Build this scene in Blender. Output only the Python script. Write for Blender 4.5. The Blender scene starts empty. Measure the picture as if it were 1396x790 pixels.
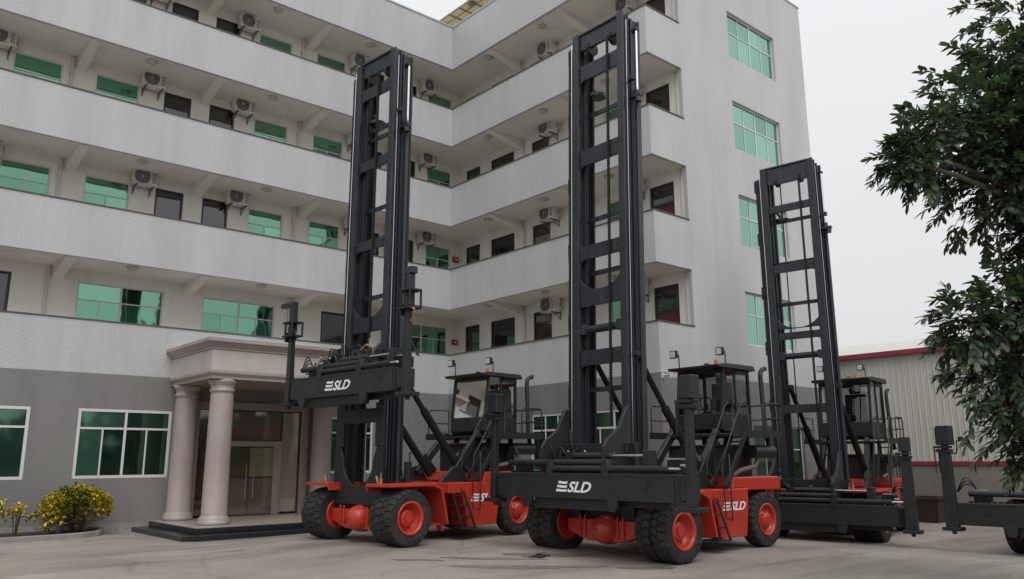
import bpy, bmesh, math, random
from mathutils import Vector, Matrix
R = math.radians
SC = bpy.context.scene
COL = SC.collection
random.seed(7)

# ------------------------------------------------------------------ camera, sky, sun, exposure
cam_d = bpy.data.cameras.new('camera')
cam = bpy.data.objects.new('camera', cam_d); COL.objects.link(cam)
yaw, pitch, roll = 0.7132726, 0.2090, -0.0046
cy, sy, cp, sp = math.cos(yaw), math.sin(yaw), math.cos(pitch), math.sin(pitch)
fwd = Vector((sy*cp, cy*cp, sp)); rt0 = Vector((cy, -sy, 0)); up0 = rt0.cross(fwd)
rt = math.cos(roll)*rt0 + math.sin(roll)*up0
up = -math.sin(roll)*rt0 + math.cos(roll)*up0
m = Matrix((rt, up, -fwd)).transposed().to_4x4()
m.translation = Vector((-18.044, -24.519, 1.84))
cam.matrix_world = m
cam_d.sensor_width = 36.0
cam_d.lens = 36.0*1093.2/1396.0
cam_d.clip_start = 0.1
cam_d.clip_end = 3000
SC.camera = cam

SUN_EL, SUN_AZ = 52.0, 205.0     # azimuth clockwise from +Y
w = bpy.data.worlds.new('World'); SC.world = w; w.use_nodes = True
nt = w.node_tree; nt.nodes.clear()
def wn(t, **k):
    n = nt.nodes.new(t)
    for a, v in k.items(): setattr(n, a, v)
    return n
out = wn('ShaderNodeOutputWorld'); bg = wn('ShaderNodeBackground')
sky = wn('ShaderNodeTexSky', sky_type='NISHITA'); sky.sun_disc = False
sky.sun_elevation = R(SUN_EL); sky.sun_rotation = R(SUN_AZ); sky.dust_density = 6.0; sky.air_density = 1.5
hs = wn('ShaderNodeHueSaturation'); hs.inputs['Saturation'].default_value = 0.10
tc = wn('ShaderNodeTexCoord'); sx = wn('ShaderNodeSeparateXYZ'); ramp = wn('ShaderNodeValToRGB')
e = ramp.color_ramp.elements
e[0].position = 0.0; e[0].color = (0.69, 0.69, 0.705, 1)
e[1].position = 0.62; e[1].color = (0.865, 0.88, 0.90, 1)
mul = wn('ShaderNodeVectorMath', operation='SCALE'); mul.inputs['Scale'].default_value = 10.0
noi = wn('ShaderNodeTexNoise'); noi.inputs['Scale'].default_value = 2.2; noi.inputs['Detail'].default_value = 3
mpn = wn('ShaderNodeMapRange'); mpn.inputs['To Min'].default_value = 9.3; mpn.inputs['To Max'].default_value = 10.4
mix = wn('ShaderNodeMix', data_type='RGBA'); mix.inputs['Factor'].default_value = 0.10
L = nt.links.new
L(tc.outputs['Generated'], sx.inputs[0]); L(sx.outputs['Z'], ramp.inputs[0])
L(tc.outputs['Generated'], noi.inputs['Vector']); L(noi.outputs['Fac'], mpn.inputs['Value']); L(mpn.outputs[0], mul.inputs['Scale'])
L(ramp.outputs[0], mul.inputs[0]); L(sky.outputs[0], hs.inputs['Color'])
L(mul.outputs[0], mix.inputs[6]); L(hs.outputs[0], mix.inputs[7])
L(mix.outputs[2], bg.inputs['Color']); bg.inputs['Strength'].default_value = 0.1
L(bg.outputs[0], out.inputs[0])

sun_d = bpy.data.lights.new('sun', 'SUN'); sun_d.energy = 1.4; sun_d.angle = R(45); sun_d.color = (1, 0.97, 0.93)
sun = bpy.data.objects.new('sun', sun_d); COL.objects.link(sun)
dv = Vector((math.sin(R(SUN_AZ))*math.cos(R(SUN_EL)), math.cos(R(SUN_AZ))*math.cos(R(SUN_EL)), math.sin(R(SUN_EL))))
sun.rotation_euler = dv.to_track_quat('Z', 'Y').to_euler()
SC.view_settings.view_transform = 'Standard'
try: SC.view_settings.look = 'None'
except Exception: pass
SC.view_settings.exposure = 0.17
SC.view_settings.gamma = 1.0

# ------------------------------------------------------------------ materials
def mat(name, col, rough=0.6, metal=0.0, noise=None, bump=None, spec=None, coat=0.0, wear=None):
    """noise=(scale, amount, detail[, stretch]) varies the colour; bump=(scale, strength)"""
    M = bpy.data.materials.new(name); M.use_nodes = True
    t = M.node_tree; b = t.nodes['Principled BSDF']
    b.inputs['Base Color'].default_value = (*col, 1); b.inputs['Roughness'].default_value = rough; b.inputs['Metallic'].default_value = metal
    if spec is not None: b.inputs['Specular IOR Level'].default_value = spec
    if coat: b.inputs['Coat Weight'].default_value = coat
    if noise or bump:
        g = t.nodes.new('ShaderNodeNewGeometry')
    if noise:
        mp = t.nodes.new('ShaderNodeMapping'); t.links.new(g.outputs['Position'], mp.inputs[0])
        if len(noise) > 3: mp.inputs['Scale'].default_value = noise[3]
        n = t.nodes.new('ShaderNodeTexNoise'); n.inputs['Scale'].default_value = noise[0]; n.inputs['Detail'].default_value = noise[2]
        n.inputs['Roughness'].default_value = 0.65
        t.links.new(mp.outputs[0], n.inputs['Vector'])
        r = t.nodes.new('ShaderNodeMapRange'); r.inputs['From Min'].default_value = 0.25; r.inputs['From Max'].default_value = 0.75
        r.inputs['To Min'].default_value = 1-noise[1]; r.inputs['To Max'].default_value = 1+noise[1]
        t.links.new(n.outputs['Fac'], r.inputs['Value'])
        s = t.nodes.new('ShaderNodeVectorMath'); s.operation = 'SCALE'; s.inputs[0].default_value = col
        t.links.new(r.outputs[0], s.inputs['Scale']); t.links.new(s.outputs[0], b.inputs['Base Color'])
        r2 = t.nodes.new('ShaderNodeMapRange'); r2.inputs['To Min'].default_value = max(0.02, rough-0.12); r2.inputs['To Max'].default_value = min(1, rough+0.12)
        t.links.new(n.outputs['Fac'], r2.inputs['Value']); t.links.new(r2.outputs[0], b.inputs['Roughness'])
    if wear:   # (colour, scale, low, high, strength, stretch): dust, scratches and chips over the paint
        wc, wsc, lo, hi, wst, wstr = wear
        mp = t.nodes.new('ShaderNodeMapping'); mp.inputs['Scale'].default_value = wstr; t.links.new(g.outputs['Position'], mp.inputs[0])
        n3 = t.nodes.new('ShaderNodeTexNoise'); n3.inputs['Scale'].default_value = wsc; n3.inputs['Detail'].default_value = 9; n3.inputs['Roughness'].default_value = 0.7
        t.links.new(mp.outputs[0], n3.inputs['Vector'])
        r3 = t.nodes.new('ShaderNodeMapRange'); r3.inputs['From Min'].default_value = lo; r3.inputs['From Max'].default_value = hi; r3.inputs['To Max'].default_value = wst
        t.links.new(n3.outputs['Fac'], r3.inputs['Value'])
        x = t.nodes.new('ShaderNodeMix'); x.data_type = 'RGBA'; x.inputs[7].default_value = (*wc, 1)
        t.links.new(r3.outputs[0], x.inputs['Factor']); t.links.new(b.inputs['Base Color'].links[0].from_socket, x.inputs[6]); t.links.new(x.outputs[2], b.inputs['Base Color'])
    if bump:
        n2 = t.nodes.new('ShaderNodeTexNoise'); n2.inputs['Scale'].default_value = bump[0]; n2.inputs['Detail'].default_value = 4
        t.links.new(g.outputs['Position'], n2.inputs['Vector'])
        bp = t.nodes.new('ShaderNodeBump'); bp.inputs['Strength'].default_value = bump[1]; bp.inputs['Distance'].default_value = 0.02
        t.links.new(n2.outputs['Fac'], bp.inputs['Height']); t.links.new(bp.outputs[0], b.inputs['Normal'])
    return M

def tile_mat(name, c1, c2, grout, bw=0.20, rh=0.062, rough=0.45, stain=0.10):
    """small wall tiles laid in courses, on walls facing the X or the Y axis"""
    M = bpy.data.materials.new(name); M.use_nodes = True
    t = M.node_tree; b = t.nodes['Principled BSDF']; b.inputs['Roughness'].default_value = rough
    g = t.nodes.new('ShaderNodeNewGeometry'); s = t.nodes.new('ShaderNodeSeparateXYZ'); t.links.new(g.outputs['Position'], s.inputs[0])
    a = t.nodes.new('ShaderNodeMath'); a.operation = 'ADD'; t.links.new(s.outputs['X'], a.inputs[0]); t.links.new(s.outputs['Y'], a.inputs[1])
    c = t.nodes.new('ShaderNodeCombineXYZ'); t.links.new(a.outputs[0], c.inputs['X']); t.links.new(s.outputs['Z'], c.inputs['Y'])
    br = t.nodes.new('ShaderNodeTexBrick'); br.offset = 0.5
    br.inputs['Scale'].default_value = 1.0; br.inputs['Brick Width'].default_value = bw; br.inputs['Row Height'].default_value = rh
    br.inputs['Mortar Size'].default_value = 0.007; br.inputs['Mortar Smooth'].default_value = 0.2; br.inputs['Bias'].default_value = -0.2
    br.inputs['Color1'].default_value = (*c1, 1); br.inputs['Color2'].default_value = (*c2, 1); br.inputs['Mortar'].default_value = (*grout, 1)
    t.links.new(c.outputs[0], br.inputs['Vector'])
    n = t.nodes.new('ShaderNodeTexNoise'); n.inputs['Scale'].default_value = 0.9; n.inputs['Detail'].default_value = 6
    mp = t.nodes.new('ShaderNodeMapping'); mp.inputs['Scale'].default_value = (1, 1, 0.25)
    t.links.new(g.outputs['Position'], mp.inputs[0]); t.links.new(mp.outputs[0], n.inputs['Vector'])
    r = t.nodes.new('ShaderNodeMapRange'); r.inputs['From Min'].default_value = 0.3; r.inputs['From Max'].default_value = 0.7
    r.inputs['To Min'].default_value = 1-stain; r.inputs['To Max'].default_value = 1+stain*0.4
    t.links.new(n.outputs['Fac'], r.inputs['Value'])
    # rain streaks and patches of replaced tiles
    n4 = t.nodes.new('ShaderNodeTexNoise'); n4.inputs['Scale'].default_value = 1.0; n4.inputs['Detail'].default_value = 5
    mp4 = t.nodes.new('ShaderNodeMapping'); mp4.inputs['Scale'].default_value = (4.5, 4.5, 0.35); t.links.new(g.outputs['Position'], mp4.inputs[0]); t.links.new(mp4.outputs[0], n4.inputs['Vector'])
    r4 = t.nodes.new('ShaderNodeMapRange'); r4.inputs['From Min'].default_value = 0.34; r4.inputs['From Max'].default_value = 0.52; r4.inputs['To Min'].default_value = 1-stain*0.5; r4.inputs['To Max'].default_value = 1.0
    t.links.new(n4.outputs['Fac'], r4.inputs['Value'])
    pm = t.nodes.new('ShaderNodeMath'); pm.operation = 'MULTIPLY'; t.links.new(r.outputs[0], pm.inputs[0]); t.links.new(r4.outputs[0], pm.inputs[1])
    sc = t.nodes.new('ShaderNodeVectorMath'); sc.operation = 'SCALE'
    t.links.new(br.outputs['Color'], sc.inputs[0]); t.links.new(pm.outputs[0], sc.inputs['Scale']); t.links.new(sc.outputs[0], b.inputs['Base Color'])
    bp = t.nodes.new('ShaderNodeBump'); bp.inputs['Strength'].default_value = 0.5; bp.inputs['Distance'].default_value = 0.01; bp.invert = True
    t.links.new(br.outputs['Fac'], bp.inputs['Height']); t.links.new(bp.outputs[0], b.inputs['Normal'])
    return M

def glass_tint(name, tint, dark, refl=0.75, rough=0.03):
    """reflective coated window glass: a tinted mirror layer over a dark pane"""
    M = bpy.data.materials.new(name); M.use_nodes = True
    t = M.node_tree; t.nodes.clear()
    o = t.nodes.new('ShaderNodeOutputMaterial'); mx = t.nodes.new('ShaderNodeMixShader'); mx.inputs[0].default_value = refl
    d = t.nodes.new('ShaderNodeBsdfDiffuse'); d.inputs['Color'].default_value = (*dark, 1)
    g = t.nodes.new('ShaderNodeBsdfGlossy'); g.inputs['Color'].default_value = (*tint, 1); g.inputs['Roughness'].default_value = rough
    oi = t.nodes.new('ShaderNodeObjectInfo'); rr = t.nodes.new('ShaderNodeMapRange'); rr.inputs['To Min'].default_value = 0.78; rr.inputs['To Max'].default_value = 1.10
    t.links.new(oi.outputs['Random'], rr.inputs['Value']); sv = t.nodes.new('ShaderNodeVectorMath'); sv.operation = 'SCALE'; sv.inputs[0].default_value = tint
    t.links.new(rr.outputs[0], sv.inputs['Scale']); t.links.new(sv.outputs[0], g.inputs['Color'])
    cr = t.nodes.new('ShaderNodeValToRGB'); cr.color_ramp.interpolation = 'CONSTANT'; ce = cr.color_ramp.elements; ce.new(0.5); ce.new(0.8)
    for q, p_, k_ in zip(ce, (0, 0.45, 0.8), (1.0, 2.6, 6.0)): q.position = p_; q.color = (*[min(0.5, c_*k_) for c_ in dark], 1)
    wn_ = t.nodes.new('ShaderNodeTexWhiteNoise'); wn_.noise_dimensions = '1D'; t.links.new(oi.outputs['Random'], wn_.inputs['W'])
    t.links.new(wn_.outputs['Value'], cr.inputs[0]); t.links.new(cr.outputs[0], d.inputs['Color'])
    geo = t.nodes.new('ShaderNodeNewGeometry'); n = t.nodes.new('ShaderNodeTexNoise'); n.inputs['Scale'].default_value = 0.9; n.inputs['Detail'].default_value = 1
    bp = t.nodes.new('ShaderNodeBump'); bp.inputs['Strength'].default_value = 0.16; bp.inputs['Distance'].default_value = 0.05
    t.links.new(geo.outputs['Position'], n.inputs['Vector']); t.links.new(n.outputs['Fac'], bp.inputs['Height']); t.links.new(bp.outputs[0], g.inputs['Normal'])
    t.links.new(d.outputs[0], mx.inputs[1]); t.links.new(g.outputs[0], mx.inputs[2]); t.links.new(mx.outputs[0], o.inputs[0])
    return M

def clear_glass(name, col=(0.75, 0.8, 0.8), refl=0.12):
    M = bpy.data.materials.new(name); M.use_nodes = True
    t = M.node_tree; t.nodes.clear()
    o = t.nodes.new('ShaderNodeOutputMaterial'); mx = t.nodes.new('ShaderNodeMixShader')
    tr = t.nodes.new('ShaderNodeBsdfTransparent'); tr.inputs['Color'].default_value = (*col, 1)
    g = t.nodes.new('ShaderNodeBsdfGlossy'); g.inputs['Roughness'].default_value = 0.02
    f = t.nodes.new('ShaderNodeFresnel'); f.inputs['IOR'].default_value = 1.5
    a = t.nodes.new('ShaderNodeMath'); a.operation = 'ADD'; a.inputs[1].default_value = refl; a.use_clamp = True
    t.links.new(f.outputs[0], a.inputs[0]); t.links.new(a.outputs[0], mx.inputs[0])
    t.links.new(tr.outputs[0], mx.inputs[1]); t.links.new(g.outputs[0], mx.inputs[2]); t.links.new(mx.outputs[0], o.inputs[0])
    return M

def translucent(name, col):
    M = bpy.data.materials.new(name); M.use_nodes = True
    t = M.node_tree; t.nodes.clear()
    o = t.nodes.new('ShaderNodeOutputMaterial'); mx = t.nodes.new('ShaderNodeMixShader'); mx.inputs[0].default_value = 0.65
    d = t.nodes.new('ShaderNodeBsdfDiffuse'); d.inputs['Color'].default_value = (*col, 1)
    r = t.nodes.new('ShaderNodeBsdfTranslucent'); r.inputs['Color'].default_value = (*col, 1)
    t.links.new(d.outputs[0], mx.inputs[1]); t.links.new(r.outputs[0], mx.inputs[2]); t.links.new(mx.outputs[0], o.inputs[0])
    return M

def ground_mat():
    M = bpy.data.materials.new('concrete_yard'); M.use_nodes = True
    t = M.node_tree; b = t.nodes['Principled BSDF']
    g = t.nodes.new('ShaderNodeNewGeometry')
    def noise(scale, detail, stretch=(1, 1, 1), rot=0.0):
        mp = t.nodes.new('ShaderNodeMapping'); mp.inputs['Scale'].default_value = stretch; mp.inputs['Rotation'].default_value = (0, 0, rot)
        n = t.nodes.new('ShaderNodeTexNoise'); n.inputs['Scale'].default_value = scale; n.inputs['Detail'].default_value = detail; n.inputs['Roughness'].default_value = 0.62
        t.links.new(g.outputs['Position'], mp.inputs[0]); t.links.new(mp.outputs[0], n.inputs['Vector']); return n.outputs['Fac']
    def ramp(fac, stops):
        r = t.nodes.new('ShaderNodeValToRGB'); el = r.color_ramp.elements
        while len(el) < len(stops): el.new(0.5)
        for q, (p_, c_) in zip(el, stops): q.position = p_; q.color = (*c_, 1)
        t.links.new(fac, r.inputs[0]); return r.outputs[0]
    def mixc(mode, fac, a, c):
        x = t.nodes.new('ShaderNodeMix'); x.data_type = 'RGBA'; x.blend_type = mode; x.inputs['Factor'].default_value = fac
        t.links.new(a, x.inputs[6]); t.links.new(c, x.inputs[7]); return x.outputs[2]
    base = ramp(noise(0.35, 8), [(0.3, (0.24, 0.213, 0.183)), (0.55, (0.31, 0.283, 0.248)), (0.75, (0.38, 0.352, 0.318))])
    streak = ramp(noise(0.55, 7, (0.35, 1.6, 1), 0.12), [(0.33, (0.60, 0.57, 0.53)), (0.52, (1, 1, 1)), (0.72, (1.12, 1.10, 1.08))])
    fine = ramp(noise(14, 5), [(0.3, (0.85, 0.85, 0.85)), (0.6, (1.04, 1.04, 1.04))])
    oil = ramp(noise(0.8, 5, (0.7, 1, 1), 0.5), [(0.30, (0.42, 0.40, 0.39)), (0.38, (1, 1, 1))])
    c = mixc('MULTIPLY', 0.8, base, streak); c = mixc('MULTIPLY', 0.9, c, fine); c = mixc('MULTIPLY', 0.6, c, oil)
    wv = t.nodes.new('ShaderNodeTexNoise'); wv.inputs['Scale'].default_value = 0.9; wv.inputs['Detail'].default_value = 5; t.links.new(g.outputs['Position'], wv.inputs['Vector'])
    ad = t.nodes.new('ShaderNodeVectorMath'); ad.operation = 'MULTIPLY_ADD'; ad.inputs[1].default_value = (0.9, 0.9, 0); t.links.new(wv.outputs['Color'], ad.inputs[0]); t.links.new(g.outputs['Position'], ad.inputs[2])
    vo = t.nodes.new('ShaderNodeTexVoronoi'); vo.feature = 'DISTANCE_TO_EDGE'; vo.inputs['Scale'].default_value = 0.27; t.links.new(ad.outputs[0], vo.inputs['Vector'])
    crack = ramp(vo.outputs['Distance'], [(0.0, (0.45, 0.43, 0.41)), (0.0035, (0.75, 0.74, 0.72)), (0.007, (1, 1, 1))])
    spots = ramp(noise(3.2, 2), [(0.27, (0.55, 0.52, 0.5)), (0.31, (1, 1, 1))])
    scuff = ramp(noise(1.1, 6, (0.12, 2.6, 1), -0.12), [(0.36, (0.70, 0.68, 0.66)), (0.43, (1, 1, 1))])
    c = mixc('MULTIPLY', 0.40, c, crack); c = mixc('MULTIPLY', 0.55, c, spots); c = mixc('MULTIPLY', 0.40, c, scuff)
    t.links.new(c, b.inputs['Base Color']); b.inputs['Roughness'].default_value = 0.8
    rr = t.nodes.new('ShaderNodeMapRange'); rr.inputs['To Min'].default_value = 0.55; rr.inputs['To Max'].default_value = 0.95
    t.links.new(noise(0.5, 5), rr.inputs['Value']); t.links.new(rr.outputs[0], b.inputs['Roughness'])
    bp = t.nodes.new('ShaderNodeBump'); bp.inputs['Strength'].default_value = 0.35; bp.inputs['Distance'].default_value = 0.015
    t.links.new(noise(6, 8), bp.inputs['Height']); t.links.new(bp.outputs[0], b.inputs['Normal'])
    return M

def leaf_mat(name, stops, rough=0.45):
    M = bpy.data.materials.new(name); M.use_nodes = True
    t = M.node_tree; b = t.nodes['Principled BSDF']
    g = t.nodes.new('ShaderNodeNewGeometry'); r = t.nodes.new('ShaderNodeValToRGB'); el = r.color_ramp.elements
    while len(el) < len(stops): el.new(0.5)
    for q, (p_, c_) in zip(el, stops): q.position = p_; q.color = (*c_, 1)
    t.links.new(g.outputs['Random Per Island'], r.inputs[0]); t.links.new(r.outputs[0], b.inputs['Base Color'])
    b.inputs['Roughness'].default_value = rough
    tl = t.nodes.new('ShaderNodeBsdfTranslucent'); mx = t.nodes.new('ShaderNodeMixShader'); mx.inputs[0].default_value = 0.22
    br = t.nodes.new('ShaderNodeVectorMath'); br.operation = 'MULTIPLY'; br.inputs[1].default_value = (1.6, 2.0, 0.9); t.links.new(r.outputs[0], br.inputs[0]); t.links.new(br.outputs[0], tl.inputs['Color'])
    o = t.nodes['Material Output']; t.links.new(b.outputs[0], mx.inputs[1]); t.links.new(tl.outputs[0], mx.inputs[2]); t.links.new(mx.outputs[0], o.inputs[0])
    return M

MT = dict(
    tile=tile_mat('white_wall_tile', (0.54, 0.545, 0.56), (0.52, 0.525, 0.54), (0.405, 0.41, 0.42)),
    greytile=tile_mat('grey_wall_tile', (0.225, 0.221, 0.216), (0.212, 0.208, 0.203), (0.192, 0.189, 0.185), stain=0.14),
    render=mat('cream_render', (0.79, 0.765, 0.72), 0.8, noise=(0.7, 0.07, 6, (1, 1, 0.5)), bump=(30, 0.1), wear=((0.56, 0.53, 0.48), 1.1, 0.52, 0.80, 0.7, (1, 1, 0.35))),
    coping=mat('dark_coping', (0.09, 0.085, 0.08), 0.6),
    plinth=mat('plinth_cement', (0.30, 0.29, 0.275), 0.85, noise=(3, 0.2, 6), wear=((0.13, 0.12, 0.10), 2.5, 0.45, 0.72, 0.7, (1, 1, 0.5))),
    alu=mat('white_window_frame', (0.62, 0.63, 0.62), 0.4),
    darkframe=mat('dark_door_frame', (0.028, 0.024, 0.022), 0.4),
    brownpanel=mat('brown_door_panel', (0.035, 0.024, 0.022), 0.35, noise=(2, 0.2, 3)),
    maroon=mat('maroon_panel', (0.10, 0.018, 0.02), 0.5),
    green=glass_tint('green_coated_glass', (0.23, 0.48, 0.335), (0.015, 0.065, 0.045), 0.80),
    greenend=glass_tint('pale_green_coated_glass', (0.36, 0.60, 0.49), (0.03, 0.10, 0.07), 0.85),
    greendark=glass_tint('green_ground_floor_glass', (0.15, 0.27, 0.19), (0.014, 0.036, 0.026), 0.7, 0.06),
    darkglass=glass_tint('dark_door_glass', (0.22, 0.22, 0.23), (0.012, 0.012, 0.012), 0.55),
    entryglass=glass_tint('entrance_glass', (0.30, 0.285, 0.245), (0.085, 0.075, 0.06), 0.5, 0.05),
    litglass=glass_tint('entrance_lit_interior_glass', (0.28, 0.285, 0.20), (0.115, 0.12, 0.07), 0.45, 0.05),  # yellow-green light of the room inside, painted into the pane colour
    ac=mat('ac_casing', (0.70, 0.69, 0.65), 0.5, noise=(1.3, 0.16, 4), wear=((0.36, 0.31, 0.24), 5.0, 0.52, 0.78, 0.7, (1, 1, 0.4))),
    grille=mat('ac_grille', (0.17, 0.17, 0.17), 0.6),
    steelrust=mat('bracket_steel', (0.16, 0.145, 0.125), 0.7),
    lampglass=mat('lamp_glass', (0.5, 0.48, 0.43), 0.3),
    pipe=mat('pvc_pipe', (0.62, 0.59, 0.54), 0.6),
    granite=mat('pink_granite', (0.385, 0.325, 0.30), 0.42, noise=(38, 0.24, 4), wear=((0.25, 0.21, 0.19), 1.6, 0.46, 0.75, 0.7, (1, 1, 0.4))),
    portalstone=mat('dimmed_portal_granite', (0.30, 0.255, 0.225), 0.4, noise=(38, 0.22, 4), wear=((0.22, 0.18, 0.155), 2.0, 0.46, 0.75, 0.6, (1, 1, 0.4))),  # column granite again, its colour darkened for the dim doorway under the canopy
    fascia=mat('portico_fascia_stone', (0.50, 0.465, 0.44), 0.55, noise=(3, 0.08, 5), wear=((0.36, 0.325, 0.30), 2.2, 0.48, 0.78, 0.7, (1, 1, 0.3))),
    blackgranite=mat('black_granite', (0.018, 0.019, 0.022), 0.28, noise=(20, 0.4, 3)),
    beigefloor=mat('beige_granite_floor', (0.36, 0.30, 0.25), 0.35, noise=(12, 0.12, 4)),
    chrome=mat('chrome_rod', (0.75, 0.76, 0.78), 0.18, 1.0),
    red=mat('red_paint', (0.50, 0.042, 0.024), 0.36, noise=(1.6, 0.13, 5), coat=0.2, wear=((0.16, 0.07, 0.05), 3.0, 0.56, 0.82, 0.55, (1, 1, 0.6))),
    black=mat('black_paint', (0.019, 0.0215, 0.024), 0.42, noise=(2.0, 0.3, 6), spec=0.5, wear=((0.085, 0.082, 0.078), 4.0, 0.58, 0.85, 0.5, (1, 1, 0.35))),
    black2=mat('rough_black_steel', (0.016, 0.017, 0.0185), 0.55, noise=(4.0, 0.3, 5)),  # rougher, slightly darker black for frames, rails and fittings
    mastpaint=mat('mast_blue_black_paint', (0.019, 0.0235, 0.031), 0.40, noise=(1.2, 0.25, 6), spec=0.55, wear=((0.075, 0.076, 0.078), 5.0, 0.53, 0.80, 0.6, (1, 1, 0.12))),
    rubber=mat('tyre_rubber', (0.022, 0.0215, 0.021), 0.82, noise=(5, 0.35, 5), bump=(40, 0.2), wear=((0.10, 0.088, 0.072), 4.5, 0.46, 0.78, 0.55, (1, 1, 1))),
    dullblack=mat('dull_black_steel', (0.017, 0.018, 0.019), 0.8, noise=(3, 0.25, 5), spec=0.15),
    hose=mat('hose_rubber', (0.012, 0.012, 0.012), 0.5),
    hoseyellow=mat('yellow_hose', (0.32, 0.22, 0.05), 0.5),
    fitting=mat('dull_fitting', (0.16, 0.16, 0.16), 0.4, 0.8),
    silver=mat('bare_metal', (0.5, 0.5, 0.5), 0.35, 0.8),
    whitedecal=mat('white_decal', (0.88, 0.88, 0.88), 0.5),
    amber=mat('amber_lens', (0.65, 0.25, 0.02), 0.3),
    redlens=mat('red_lens', (0.4, 0.03, 0.02), 0.3),
    orange=mat('orange_paint', (0.55, 0.14, 0.015), 0.5),
    cabglass=clear_glass('cab_glass', (0.70, 0.75, 0.76), 0.05),
    lens=mat('lamp_lens', (0.6, 0.6, 0.6), 0.15),
    cladding=mat('cream_cladding', (0.55, 0.54, 0.495), 0.5, noise=(0.6, 0.06, 5, (1, 1, 0.3)), wear=((0.38, 0.35, 0.29), 1.5, 0.5, 0.8, 0.6, (1, 2.5, 0.2))),
    redtrim=mat('red_trim', (0.27, 0.03, 0.05), 0.55, noise=(2, 0.2, 5)),
    block=mat('grey_block_wall', (0.23, 0.21, 0.185), 0.9, noise=(1.5, 0.2, 7)),
    kerb=mat('kerb_concrete', (0.25, 0.245, 0.235), 0.85, noise=(5, 0.2, 6)),
    soil=mat('soil', (0.06, 0.05, 0.038), 0.95, noise=(8, 0.3, 6), bump=(20, 0.6)),
    bark=mat('bark', (0.10, 0.085, 0.07), 0.9, noise=(10, 0.3, 6), bump=(25, 0.6)),
    twig=mat('twig', (0.07, 0.06, 0.042), 0.85),
    leaf=leaf_mat('tree_leaf', [(0, (0.030, 0.050, 0.034)), (0.5, (0.048, 0.078, 0.048)), (0.82, (0.078, 0.112, 0.060)), (1, (0.12, 0.15, 0.07))], 0.34),
    croton=leaf_mat('croton_leaf', [(0, (0.07, 0.11, 0.02)), (0.22, (0.16, 0.18, 0.025)), (0.32, (0.50, 0.36, 0.03)), (1, (0.74, 0.52, 0.045))], 0.5),
    crotongreen=leaf_mat('croton_green_leaf', [(0, (0.05, 0.085, 0.02)), (0.6, (0.10, 0.14, 0.025)), (0.75, (0.36, 0.29, 0.03)), (1, (0.5, 0.38, 0.035))], 0.5),
    farleaf=leaf_mat('far_leaf', [(0, (0.018, 0.032, 0.018)), (1, (0.05, 0.075, 0.032))], 0.7),
    skysheet=translucent('translucent_canopy_sheet', (0.62, 0.58, 0.44)),
    rooflattice=mat('roof_lattice_steel', (0.25, 0.235, 0.20), 0.6),
    redsign=mat('red_sign', (0.42, 0.02, 0.02), 0.5),
    redletter=mat('faded_red_letter', (0.36, 0.035, 0.028), 0.6),
    bin=mat('rust_brown_bin', (0.045, 0.028, 0.022), 0.8, noise=(6, 0.4, 5)),
    puddle=mat('wet_oil_patch', (0.05, 0.046, 0.042), 0.25, noise=(3, 0.4, 5)),
    damp=mat('damp_concrete', (0.185, 0.168, 0.148), 0.55, noise=(4, 0.35, 6)),
    shutter=mat('dark_warehouse_window', (0.03, 0.032, 0.035), 0.25),
    tarp=mat('grey_sack', (0.35, 0.35, 0.36), 0.8),
    yard=ground_mat(),
)

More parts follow.
